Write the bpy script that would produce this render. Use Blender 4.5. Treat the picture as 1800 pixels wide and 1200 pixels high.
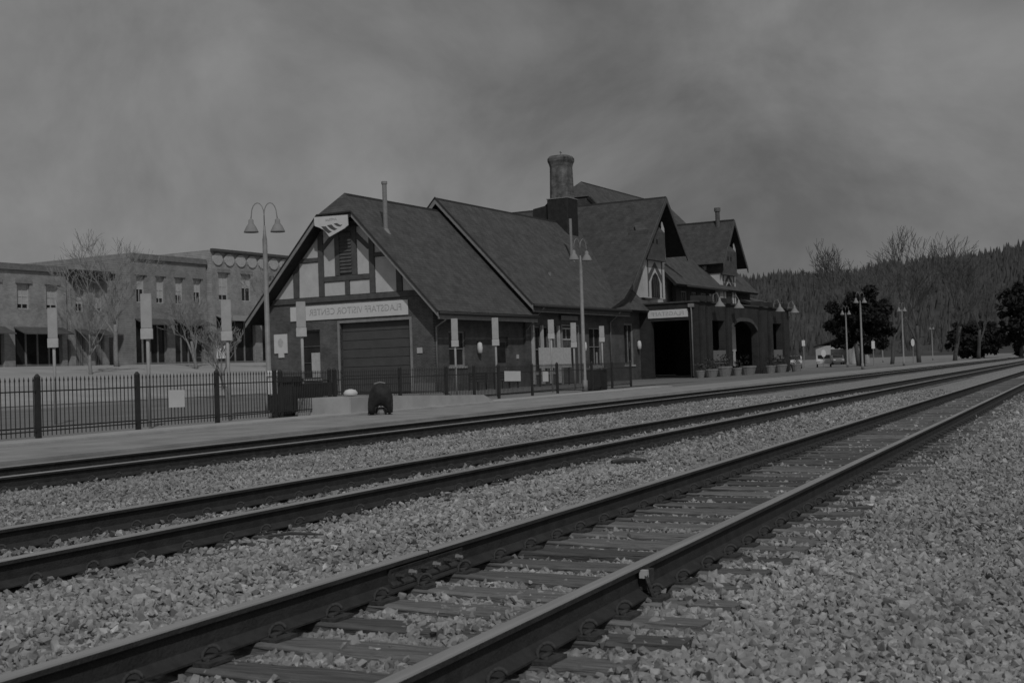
import bpy, bmesh, math, random
import numpy as np
from mathutils import Vector, Matrix
random.seed(7); RNG = np.random.default_rng(7)
scene = bpy.context.scene
for o in list(bpy.data.objects): bpy.data.objects.remove(o)
col = scene.collection
R = math.radians

# ------------------------------------------------------------------ camera
cam_d = bpy.data.cameras.new('camera'); cam = bpy.data.objects.new('camera', cam_d); col.objects.link(cam)
cam_d.sensor_width = 36; cam_d.lens = 43.0; cam_d.clip_start = .05; cam_d.clip_end = 6000
right = Vector((0.43204, -0.90121, -0.03397)); down = Vector((0.00503, 0.04007, -0.99918)); fwd = Vector((0.90184, 0.43152, 0.02185))
m = Matrix((right, -down, -fwd)).transposed().to_4x4(); m.translation = (0, 0, 1.14)
cam.matrix_world = m
cam_d.dof.use_dof = True; cam_d.dof.focus_distance = 16; cam_d.dof.aperture_fstop = 5.6
scene.camera = cam

# ------------------------------------------------------------------ light
SUN_EL, SUN_AZ = R(45), R(37)          # azimuth measured from -x towards -y
sdir = Vector((-math.cos(SUN_EL) * math.cos(SUN_AZ), -math.cos(SUN_EL) * math.sin(SUN_AZ), math.sin(SUN_EL)))
sl = bpy.data.lights.new('sun', 'SUN'); sl.energy = 5.0; sl.angle = R(1.2); sl.color = (1, 1, 1)
so = bpy.data.objects.new('sun', sl); col.objects.link(so)
so.rotation_euler = sdir.to_track_quat('Z', 'Y').to_euler(); so.location = (0, 0, 60)
w = bpy.data.worlds.new('World'); scene.world = w; w.use_nodes = True
nt = w.node_tree; nt.nodes.clear(); N = nt.nodes.new; L = nt.links.new
out = N('ShaderNodeOutputWorld'); bg = N('ShaderNodeBackground'); sky = N('ShaderNodeTexSky')
sky.sky_type = 'NISHITA'; sky.sun_disc = False; sky.sun_elevation = SUN_EL; sky.sun_rotation = math.atan2(sdir.x, sdir.y)
bw = N('ShaderNodeRGBToBW'); L(sky.outputs[0], bw.inputs[0])
tc = N('ShaderNodeTexCoord'); mp = N('ShaderNodeMapping'); mp.inputs['Scale'].default_value = (1, 1, 1.25); L(tc.outputs['Generated'], mp.inputs[0])
nz = N('ShaderNodeTexNoise'); nz.inputs['Scale'].default_value = 4.6; nz.inputs['Detail'].default_value = 6; nz.inputs['Roughness'].default_value = .58; nz.inputs['Distortion'].default_value = .3; L(mp.outputs[0], nz.inputs[0])
mr = N('ShaderNodeMapRange'); mr.inputs[1].default_value = .3; mr.inputs[2].default_value = .72; mr.inputs[3].default_value = .66; mr.inputs[4].default_value = 1.4; L(nz.outputs[0], mr.inputs[0])
a1 = N('ShaderNodeMath'); a1.operation = 'MULTIPLY_ADD'; a1.inputs[1].default_value = .12; a1.inputs[2].default_value = 4.2; L(bw.outputs[0], a1.inputs[0])
a2 = N('ShaderNodeMath'); a2.operation = 'MULTIPLY'; L(a1.outputs[0], a2.inputs[0]); L(mr.outputs[0], a2.inputs[1])
L(a2.outputs[0], bg.inputs[0]); bg.inputs[1].default_value = .15; L(bg.outputs[0], out.inputs[0])
scene.view_settings.view_transform = 'Standard'; scene.view_settings.look = 'None'
scene.view_settings.exposure = -2.0; scene.view_settings.gamma = 1.0
scene.render.engine = 'CYCLES'

# ------------------------------------------------------------------ materials (the plate is monochrome: all greys)
MATS = {}
def mat(name, v, var=.25, scale=3.0, rough=.85, bump=0.0, bscale=20.0, metal=0.0, rnd=0.0, detail=5.0, stretch=None, pattern=None):
    if name in MATS: return MATS[name]
    mt = bpy.data.materials.new(name); mt.use_nodes = True; t = mt.node_tree; n = t.nodes; l = t.links.new
    b = n['Principled BSDF']; b.inputs['Roughness'].default_value = rough; b.inputs['Metallic'].default_value = metal
    if 'Specular IOR Level' in b.inputs: b.inputs['Specular IOR Level'].default_value = .3
    c = n.new('ShaderNodeTexCoord'); src = c.outputs['Object']
    if stretch:
        mpn = n.new('ShaderNodeMapping'); mpn.inputs['Scale'].default_value = stretch; l(src, mpn.inputs[0]); src = mpn.outputs[0]
    nn = n.new('ShaderNodeTexNoise'); nn.inputs['Scale'].default_value = scale; nn.inputs['Detail'].default_value = detail; nn.inputs['Roughness'].default_value = .65; l(src, nn.inputs[0])
    r_ = n.new('ShaderNodeMapRange'); r_.inputs[1].default_value = .28; r_.inputs[2].default_value = .72; r_.inputs[3].default_value = v * (1 - var); r_.inputs[4].default_value = v * (1 + var); l(nn.outputs[0], r_.inputs[0])
    val = r_.outputs[0]
    if rnd:
        oi = n.new('ShaderNodeObjectInfo'); q = n.new('ShaderNodeMapRange'); q.inputs[3].default_value = 1 - rnd; q.inputs[4].default_value = 1 + rnd; l(oi.outputs['Random'], q.inputs[0])
        mu = n.new('ShaderNodeMath'); mu.operation = 'MULTIPLY'; l(val, mu.inputs[0]); l(q.outputs[0], mu.inputs[1]); val = mu.outputs[0]
    hsrc = None
    if pattern:
        ax, bw_, bh, mort, dark = pattern      # axes for the courses, brick width and height, mortar size, tone of the joint
        sp = n.new('ShaderNodeSeparateXYZ'); l(c.outputs['Object'], sp.inputs[0]); cb = n.new('ShaderNodeCombineXYZ')
        l(sp.outputs[ax[0]], cb.inputs[0]); l(sp.outputs[ax[1]], cb.inputs[1])
        bt = n.new('ShaderNodeTexBrick'); bt.inputs['Scale'].default_value = 1; bt.inputs['Brick Width'].default_value = bw_; bt.inputs['Row Height'].default_value = bh; bt.inputs['Mortar Size'].default_value = mort
        c1, c2 = (.9, 1.1) if dark < 1 else (.8, 1.15); bt.inputs['Color1'].default_value = (c1, c1, c1, 1); bt.inputs['Color2'].default_value = (c2, c2, c2, 1); bt.inputs['Mortar'].default_value = (dark, dark, dark, 1); l(cb.outputs[0], bt.inputs[0])
        bb = n.new('ShaderNodeRGBToBW'); l(bt.outputs[0], bb.inputs[0])
        mu = n.new('ShaderNodeMath'); mu.operation = 'MULTIPLY'; l(val, mu.inputs[0]); l(bb.outputs[0], mu.inputs[1]); val = mu.outputs[0]
        hsrc = bt.outputs['Fac']
    cc = n.new('ShaderNodeCombineColor'); [l(val, cc.inputs[i]) for i in range(3)]; l(cc.outputs[0], b.inputs['Base Color'])
    if bump:
        n2 = n.new('ShaderNodeTexNoise'); n2.inputs['Scale'].default_value = bscale; n2.inputs['Detail'].default_value = 6; l(src, n2.inputs[0])
        bp = n.new('ShaderNodeBump'); bp.inputs['Strength'].default_value = bump; bp.inputs['Distance'].default_value = .03; l(n2.outputs[0], bp.inputs['Height']); l(bp.outputs[0], b.inputs['Normal'])
    MATS[name] = mt; return mt
BRICK_U = mat('brick_long', .085, .45, .9, pattern=((0, 2), .22, .075, .011, 1.5))
BRICK_V = mat('brick_end', .098, .45, .9, pattern=((1, 2), .22, .075, .011, 1.5))
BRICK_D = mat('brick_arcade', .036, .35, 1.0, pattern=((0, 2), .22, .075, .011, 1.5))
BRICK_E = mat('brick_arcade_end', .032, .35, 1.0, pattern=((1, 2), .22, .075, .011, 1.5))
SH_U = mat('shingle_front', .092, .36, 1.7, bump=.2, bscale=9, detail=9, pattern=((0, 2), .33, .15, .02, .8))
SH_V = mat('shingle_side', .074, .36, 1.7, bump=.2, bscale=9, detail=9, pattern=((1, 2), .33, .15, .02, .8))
STUC = mat('stucco', .57, .12, 1.5, bump=.15, bscale=30)
TIMB = mat('timber', .10, .25, 3)
TRIM = mat('pale_trim', .26, .2, 3)
BANN = mat('banner_panel', .42, .12, 4)
EMB = mat('faint_emblem', .5, .2, 9)
CORN = mat('town_cornice', .2, .25, 3)
WHITE = mat('white_paint', .68, .07, 2, rough=.6)
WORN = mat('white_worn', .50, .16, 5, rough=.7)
INK = mat('ink', .10, .25, 9)
INKF = mat('faded_ink', .44, .3, 6)
DARKM = mat('dark_metal', .035, .3, 6, rough=.6)
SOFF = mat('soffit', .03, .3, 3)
GUT = mat('gutter', .045, .25, 5, rough=.6)
GALV = mat('galvanised', .26, .2, 6, rough=.5)
GLASS = mat('window_glass', .03, .5, 1.0, rough=.12)
DOORM = mat('garage_panel', .085, .15, 2.5, rough=.7)
CONC = mat('concrete', .42, .14, 1.6, bump=.1, bscale=40)
CONC2 = mat('platform_paving', .31, .28, .9, bump=.1, bscale=30, detail=8)
CONC3 = mat('station_paving', .19, .2, .35, detail=8)
ASPH = mat('asphalt', .19, .25, .3, detail=8)
DIRT = mat('dirt', .24, .3, .12, detail=9)
RUST = mat('rail_rust', .042, .35, 7, rough=.85, bump=.3, bscale=60)
STEEL = mat('rail_head', .33, .25, 2.0, rough=.45, metal=.1, stretch=(.2, 6, 6))
TIE = mat('tie_wood', .145, .5, 3.5, rough=.95, bump=.9, bscale=6, rnd=.35, stretch=(9, .8, 9))
PLATE = mat('tie_plate', .06, .4, 10, rough=.8, bump=.4, bscale=50)
BARK = mat('bark', .10, .3, 6)
BARK2 = mat('bark_pale', .24, .3, 6)
LEAFD = mat('evergreen_leaf', .022, .5, 2)
LEAF = mat('planter_leaf', .06, .5, 8)
PINE = mat('hill_pine', .075, .5, .05)
HILLM = mat('hill_ground', .07, .4, .03)
POT = mat('pot', .22, .2, 5)
CARP = mat('car_paint', .6, .05, 2, rough=.3)
TYRE = mat('tyre', .02, .3, 8)
MASON = mat('town_brick', .30, .3, .9, pattern=((0, 2), .24, .08, .012, 1.3))
MASON2 = mat('town_brick_dark', .25, .3, .9, pattern=((0, 2), .24, .08, .012, 1.3))
TARP = mat('tarp', .03, .4, 3, rough=.7)
# gravel materials
def gravel_mat(name, attr):
    mt = bpy.data.materials.new(name); mt.use_nodes = True; n = mt.node_tree.nodes; l = mt.node_tree.links.new; b = n['Principled BSDF']; b.inputs['Roughness'].default_value = .9
    c = n.new('ShaderNodeTexCoord'); nn = n.new('ShaderNodeTexNoise'); nn.inputs['Detail'].default_value = 6; l(c.outputs['Object'], nn.inputs[0])
    if attr:
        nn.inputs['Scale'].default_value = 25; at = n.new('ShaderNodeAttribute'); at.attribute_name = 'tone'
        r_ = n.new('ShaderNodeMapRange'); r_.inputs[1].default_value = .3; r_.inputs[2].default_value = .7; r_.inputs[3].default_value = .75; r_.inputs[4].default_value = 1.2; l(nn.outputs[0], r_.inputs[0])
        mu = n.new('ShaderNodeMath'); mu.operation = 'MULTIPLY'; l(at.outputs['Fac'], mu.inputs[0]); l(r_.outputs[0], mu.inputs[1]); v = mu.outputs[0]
    else:
        vo = n.new('ShaderNodeTexVoronoi'); vo.inputs['Scale'].default_value = 17; l(c.outputs['Object'], vo.inputs[0]); bw2 = n.new('ShaderNodeRGBToBW'); l(vo.outputs['Color'], bw2.inputs[0])
        r_ = n.new('ShaderNodeMapRange'); r_.inputs[3].default_value = .14; r_.inputs[4].default_value = .4; l(bw2.outputs[0], r_.inputs[0]); v = r_.outputs[0]
        bp = n.new('ShaderNodeBump'); bp.inputs['Strength'].default_value = .9; bp.inputs['Distance'].default_value = .04; bp.invert = True; l(vo.outputs['Distance'], bp.inputs['Height']); l(bp.outputs[0], b.inputs['Normal'])
    cc = n.new('ShaderNodeCombineColor'); [l(v, cc.inputs[i]) for i in range(3)]; l(cc.outputs[0], b.inputs['Base Color'])
    return mt
STONE = gravel_mat('ballast_stone', True); BED = gravel_mat('ballast_bed', False)

# ------------------------------------------------------------------ helpers
class MB:
    def __init__(s): s.v = []; s.f = []; s.m = []
    def add(s, vs, fs, mi=0):
        k = len(s.v); s.v += [tuple(p) for p in vs]; s.f += [tuple(i + k for i in f) for f in fs]; s.m += [mi] * len(fs); return s
    def box(s, x0, x1, y0, y1, z0, z1, mi=0):
        x0, x1 = min(x0, x1), max(x0, x1); y0, y1 = min(y0, y1), max(y0, y1); z0, z1 = min(z0, z1), max(z0, z1)
        return s.add([(x0, y0, z0), (x1, y0, z0), (x1, y1, z0), (x0, y1, z0), (x0, y0, z1), (x1, y0, z1), (x1, y1, z1), (x0, y1, z1)],
                     [(3, 2, 1, 0), (4, 5, 6, 7), (0, 1, 5, 4), (1, 2, 6, 5), (2, 3, 7, 6), (3, 0, 4, 7)], mi)
    def prism(s, poly, d, mi=0):
        n = len(poly); p = [Vector(q) for q in poly]; d = Vector(d); nrm = Vector((0, 0, 0))
        for i in range(n): nrm += (p[i] - p[0]).cross(p[(i + 1) % n] - p[0])
        if nrm.dot(d) > 0: p.reverse()
        vs = p + [q + d for q in p]
        return s.add(vs, [tuple(range(n)), tuple(range(2 * n - 1, n - 1, -1))] + [(i, i + n, (i + 1) % n + n, (i + 1) % n) for i in range(n)], mi)
    def tube(s, pts, r, k=8, mi=0, caps=True):
        pts = [Vector(p) for p in pts]; n = len(pts); rs = r if hasattr(r, '__len__') else [r] * n; base = len(s.v); ref = None
        for i, p in enumerate(pts):
            t = (pts[min(i + 1, n - 1)] - pts[max(i - 1, 0)]).normalized()
            if ref is None: ref = t.orthogonal().normalized()
            a = (ref - t * ref.dot(t)); a = a.normalized() if a.length > 1e-4 else t.orthogonal().normalized(); ref = a; b = t.cross(a)
            for j in range(k): q = p + (a * math.cos(2 * math.pi * j / k) + b * math.sin(2 * math.pi * j / k)) * rs[i]; s.v.append(tuple(q))
        for i in range(n - 1):
            for j in range(k): s.f.append((base + i * k + j, base + i * k + (j + 1) % k, base + (i + 1) * k + (j + 1) % k, base + (i + 1) * k + j)); s.m.append(mi)
        if caps: s.f.append(tuple(base + j for j in range(k))[::-1]); s.f.append(tuple(base + (n - 1) * k + j for j in range(k))); s.m += [mi, mi]
        return s
    def lathe(s, prof, c=(0, 0, 0), k=16, mi=0):
        base = len(s.v); n = len(prof)
        for r, z in prof:
            for j in range(k): s.v.append((c[0] + r * math.cos(2 * math.pi * j / k), c[1] + r * math.sin(2 * math.pi * j / k), c[2] + z))
        for i in range(n - 1):
            for j in range(k): s.f.append((base + i * k + j, base + i * k + (j + 1) % k, base + (i + 1) * k + (j + 1) % k, base + (i + 1) * k + j)); s.m.append(mi)
        s.f.append(tuple(base + j for j in range(k))[::-1]); s.f.append(tuple(base + (n - 1) * k + j for j in range(k))); s.m += [mi, mi]
        return s
    def mesh(s, name, mats):
        me = bpy.data.meshes.new(name); me.from_pydata(s.v, [], s.f); 
        for q in (mats if isinstance(mats, (list, tuple)) else [mats]): me.materials.append(q)
        me.polygons.foreach_set('material_index', s.m); me.update(); return me
    def build(s, name, mats, parent=None, loc=(0, 0, 0), smooth=False, bevel=0):
        me = s.mesh(name, mats)
        if bevel:
            b = bmesh.new(); b.from_mesh(me); bmesh.ops.remove_doubles(b, verts=b.verts, dist=1e-5)
            bmesh.ops.bevel(b, geom=[e for e in b.edges if len(e.link_faces) == 2 and e.calc_face_angle(0) > .5], offset=bevel, segments=2, affect='EDGES', clamp_overlap=True); b.to_mesh(me); b.free()
        if smooth: me.polygons.foreach_set('use_smooth', [True] * len(me.polygons))
        return obj(name, me, parent, loc)
def obj(name, me, parent=None, loc=(0, 0, 0), rot=(0, 0, 0), scale=(1, 1, 1)):
    o = bpy.data.objects.new(name, me); col.objects.link(o); o.parent = parent; o.location = loc; o.rotation_euler = rot; o.scale = scale; return o
def tag(o, label, cat, group=None, kind=None):
    o['label'] = label; o['category'] = cat
    if group: o['group'] = group
    if kind: o['kind'] = kind
    return o
def thing(name, label, cat, loc=(0, 0, 0), rz=0, group=None):
    o = obj(name, None, None, loc, (0, 0, rz)); o.empty_display_size = .2; return tag(o, label, cat, group)
def dup(o, parent=None):
    c = o.copy(); col.objects.link(c); c.parent = parent
    for ch in [q for q in o.children]: dup(ch, c)
    return c
def struct(o, label, cat='ground'): o['kind'] = 'structure'; o['label'] = label; o['category'] = cat; return o
def text_mesh(s, size, mirrored=True):
    cu = bpy.data.curves.new('lettering', 'FONT'); cu.body = s; cu.size = size; cu.align_x = 'CENTER'; cu.align_y = 'CENTER'; cu.extrude = .008; cu.resolution_u = 3
    t = bpy.data.objects.new('lettering', cu); col.objects.link(t); bpy.context.view_layer.update()
    me = bpy.data.meshes.new_from_object(t.evaluated_get(bpy.context.evaluated_depsgraph_get())); bpy.data.objects.remove(t)
    if mirrored: me.transform(Matrix.Scale(-1, 4, (1, 0, 0))); me.flip_normals()
    return me

# ------------------------------------------------------------------ station frame
O = Vector((57.3933, 32.1279, 0)); ROT = R(-3.3)
U = Vector((math.cos(ROT), math.sin(ROT), 0)); V = Vector((-math.sin(ROT), math.cos(ROT), 0))
def wl(u, v, w=0): p = O + U * u + V * v; return (p.x, p.y, w)
def uv(x, y): q = np.stack([x - O.x, y - O.y], -1); return q @ np.array(U[:2]), q @ np.array(V[:2])
def sst(a, b, x): t = np.clip((x - a) / (b - a), 0, 1); return t * t * (3 - 2 * t)
def hgt(x, y):
    u_, v_ = uv(np.asarray(x, float), np.asarray(y, float)); return 2.5 * sst(13, 42, v_) * (1 - sst(44, 60, u_))

# ------------------------------------------------------------------ ground sheets
def grid_mesh(name, xs, ys, zf, mt):
    X, Y = np.meshgrid(xs, ys, indexing='ij'); Z = zf(X, Y); nx, ny = X.shape
    vs = np.stack([X, Y, Z], -1).reshape(-1, 3); i = np.arange(nx * ny).reshape(nx, ny)
    fs = np.stack([i[:-1, :-1], i[1:, :-1], i[1:, 1:], i[:-1, 1:]], -1).reshape(-1, 4)
    me = bpy.data.meshes.new(name); me.from_pydata(vs.tolist(), [], fs.tolist()); me.materials.append(mt); me.polygons.foreach_set('use_smooth', [True] * len(me.polygons)); return obj(name, me)
xs = np.concatenate([np.linspace(-600, -40, 8), np.linspace(-30, 180, 106), np.linspace(200, 3200, 20)])
ys = np.concatenate([np.linspace(-1500, -20, 10), [-5, 14.7, 14.9], np.linspace(16, 120, 80), np.linspace(140, 2500, 20)])
struct(grid_mesh('ground', xs, ys, lambda x, y: np.where(y < 14.8, -.42, hgt(x, y) - .03), DIRT), 'pale open ground reaching the hills')
# parking lot: darker sheet behind the fence and a pale street before the shops
def sheet(name, u0, u1, v0, v1, dz, mt, lab, nu=60, nv=40):
    us = np.linspace(u0, u1, nu); vs_ = np.linspace(v0, v1, nv); A, B = np.meshgrid(us, vs_, indexing='ij')
    X = O.x + U.x * A + V.x * B; Y = O.y + U.y * A + V.y * B; Z = hgt(X, Y) + dz
    i = np.arange(nu * nv).reshape(nu, nv); fs = np.stack([i[:-1, :-1], i[1:, :-1], i[1:, 1:], i[:-1, 1:]], -1).reshape(-1, 4)
    me = bpy.data.meshes.new(name); me.from_pydata(np.stack([X, Y, Z], -1).reshape(-1, 3).tolist(), [], fs.tolist()); me.materials.append(mt)
    return struct(obj(name, me), lab, 'paving')
sheet('parking_lot', -60, -2.5, -8.5, 12, .004, ASPH, 'grey asphalt parking lot behind the picket fence')
sheet('street', -60, 60, 16, 41.5, .004, mat('street_paving', .36, .2, .3, detail=8), 'pale street in front of the shop row')
sheet('forecourt', -2.4, 75, -10.2, 0.2, .004, CONC3, 'grey paved forecourt beside the station wall')

# ballast height
TR = [(2.43, 3.935), (6.56, 8.0), (12.47, 13.95)]       # rail centre lines of the three tracks
TCN = [(a + b) / 2 for a, b in TR]
def bed(x, y):
    z = np.full(np.shape(y), -.222, float) - .022 * (np.abs(y - 3.18) < .66)
    z = z + .10 * sst(4.75, 5.1, y) * (1 - sst(5.7, 6.0, y)) + .085 * sst(8.5, 9.2, y) * (1 - sst(11.4, 11.8, y)) + .03 * sst(6.8, 7.0, y) * (1 - sst(7.6, 7.75, y))
    z = z - .16 * sst(1.3, -1.5, y) * 0 - .14 * (1 - sst(-1.2, 1.3, y))
    return z + .012 * np.sin(x * 2.1 + y) * np.sin(y * 3.3 + .7 * x)
bx = np.concatenate([np.linspace(-12, 40, 209), np.linspace(41, 520, 60)]); by = np.concatenate([np.linspace(-9, 14.84, 150)])
struct(grid_mesh('trackbed', bx, by, lambda x, y: bed(x, y) - .012, BED), 'ballasted trackbed under the three tracks', 'trackbed')
p = MB().box(-30, 520, 14.85, 18.2, -.5, 0.0).build('platform', CONC2, bevel=.02); struct(p, 'long low concrete platform beside the far track', 'platform')
p = MB().box(-30, 55.5, 18.21, 19.3, -.3, .06).build('kerb', CONC, bevel=.02); struct(p, 'pale raised kerb along the back of the platform', 'kerb')
p = MB().box(55.51, 520, 18.21, 21.2, -.3, -.004).build('pavement', CONC3); struct(p, 'paving between platform and station arcade', 'pavement')

# ------------------------------------------------------------------ tracks
def rail_profile():
    h = [(.076, -.186), (.076, -.176), (.03, -.158), (.0095, -.14), (.0095, -.055), (.022, -.043), (.037, -.036), (.0375, -.012), (.034, -.004), (.022, 0)]
    return h + [(-y, z) for y, z in reversed(h)]
def make_rail(yc, x0, x1, parent):
    pr = rail_profile(); n = len(pr); xs_ = [x0, x1]; vs = []; fs = []; mi = []
    for x in xs_: vs += [(x, yc + y, z) for y, z in pr]
    for i in range(n):
        j = (i + 1) % n; fs.append((i, j, n + j, n + i)); mi.append(1 if (pr[i][1] > -.013 and pr[j][1] > -.013) else 0)
    fs += [tuple(range(n))[::-1], tuple(range(n, 2 * n))]; mi += [0, 0]
    me = bpy.data.meshes.new('rail'); me.from_pydata(vs, [], fs); me.materials.append(RUST); me.materials.append(STEEL); me.polygons.foreach_set('material_index', mi)
    b = bmesh.new(); b.from_mesh(me); bmesh.ops.recalc_face_normals(b, faces=b.faces); b.to_mesh(me); b.free()
    return obj('rail', me, parent)
def tie_mesh(k):
    r_ = random.Random(k); b = MB(); n = 9; L_ = 2.6; W = .24; ring = []
    for i in range(n):
        y = -L_ / 2 + L_ * i / (n - 1); d = [r_.uniform(-.012, .012) for _ in range(6)]
        ring.append([(-W / 2 + d[0], y, -.18 + 0), (-W / 2 + d[1], y, -.016 + d[2] * .7), (-W / 2 + .02 + d[3], y, d[4] * .45), (W / 2 - .02 + d[5], y, -d[4] * .45), (W / 2 + d[0], y, -.016 - d[2] * .7), (W / 2 + d[1], y, -.18)])
    vs = [q for rg in ring for q in rg]; fs = []
    for i in range(n - 1):
        for j in range(6): fs.append((i * 6 + j, i * 6 + (j + 1) % 6, (i + 1) * 6 + (j + 1) % 6, (i + 1) * 6 + j))
    fs += [tuple(range(6))[::-1], tuple(range((n - 1) * 6, n * 6))]; b.add(vs, fs); me = b.mesh('tie', TIE)
    bb = bmesh.new(); bb.from_mesh(me); bmesh.ops.recalc_face_normals(bb, faces=bb.faces); bb.to_mesh(me); bb.free(); return me
TIES = [tie_mesh(k) for k in range(6)]
# elastic clip: a coiled steel bar seen end-on, plus the tie plate
cb = MB(); pts = []
for i in range(13):
    a = -2.6 + 5.6 * i / 12; pts.append((.012 * math.sin(a * 1.0) + (i - 6) * .006, .036 * math.cos(a), .028 + .034 * math.sin(a)))
cb.tube(pts, .0095, 6); cb.tube([(-.05, -.005, .012), (.05, -.005, .012)], .012, 6); CLIP = cb.mesh('clip', PLATE); CLIP.polygons.foreach_set('use_smooth', [True] * len(CLIP.polygons))
PLT = MB().box(-.09, .09, -.17, .17, -.004, .014).mesh('tie_plate', PLATE)
def track(i, label, tie_range, clip_range):
    ya, yb = TR[i]; t = thing('railway_track', label, 'track', (0, 0, 0), 0, 'parallel railway tracks'); yc = (ya + yb) / 2
    make_rail(ya, -8, 430, t); make_rail(yb, -8, 430, t); r_ = random.Random(i + 5); pos = []
    x = tie_range[0]
    while x < tie_range[1]:
        pos.append(x); obj('tie', TIES[r_.randrange(6)], t, (x, yc + r_.uniform(-.05, .05), -.197 + r_.uniform(-.008, .004)), (0, 0, r_.uniform(-.025, .025))); x += .505 + r_.uniform(-.03, .03)
    for x in pos:
        if clip_range[0] < x < clip_range[1]:
            for yr in (ya, yb):
                obj('tie_plate', PLT, t, (x, yr, -.194))
                for sd in ((-1, 1) if (x < clip_range[0] + 16) else (-1,)):
                    obj('clip', CLIP, t, (x + r_.uniform(-.015, .015), yr + sd * .10, -.184), (0, 0, 0 if sd < 0 else math.pi))
    return t, pos
t1, pos1 = track(0, 'nearest railway track with bare weathered ties and a bolted rail joint', (1.0, 66), (2.5, 46))
t2, pos2 = track(1, 'middle railway track half buried in gravel', (3.0, 70), (5, 44))
t3, pos3 = track(2, 'farthest railway track, running along the platform edge', (7.0, 80), (9, 50))
# bolted joint on the second rail of the near track
yj = TR[0][1]; jb = MB(); jb.prism([(6.35, yj - .012, -.15), (6.35, yj - .05, -.158), (6.35, yj - .05, -.146), (6.35, yj - .03, -.125), (6.35, yj - .03, -.075), (6.35, yj - .04, -.05), (6.35, yj - .012, -.05)], (.92, 0, 0)); jo = jb.build('joint_bar', PLATE, t1)
for k in range(6):
    x = 6.43 + k * .152; obj('bolt', None, jo) if False else MB().lathe([(.020, 0), (.020, .018), (.013, .019), (.013, .045), (.010, .048)], k=6).build('bolt', GALV if k % 2 else PLATE, jo, (x, yj - .03, -.1)).rotation_euler.__setitem__(0, math.pi / 2)
MB().box(6.805, 6.812, yj - .039, yj + .039, -.05, .0015).build('rail_gap', TYRE, jo)
# bond-wire clamp on the nearest rail
ya = TR[0][0]; cl = MB(); cl.box(6.63, 6.71, ya - .075, ya - .012, -.15, -.035); cl.tube([(6.60, ya - .06, -.05), (6.58, ya - .085, -.10), (6.60, ya - .10, -.17), (6.66, ya - .12, -.235)], .012, 6); clo = cl.build('rail_clamp', PLATE, t1)
MB().box(6.585, 6.62, ya - .075, ya - .03, -.075, -.03).build('clamp_tag', WORN, clo)

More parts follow.
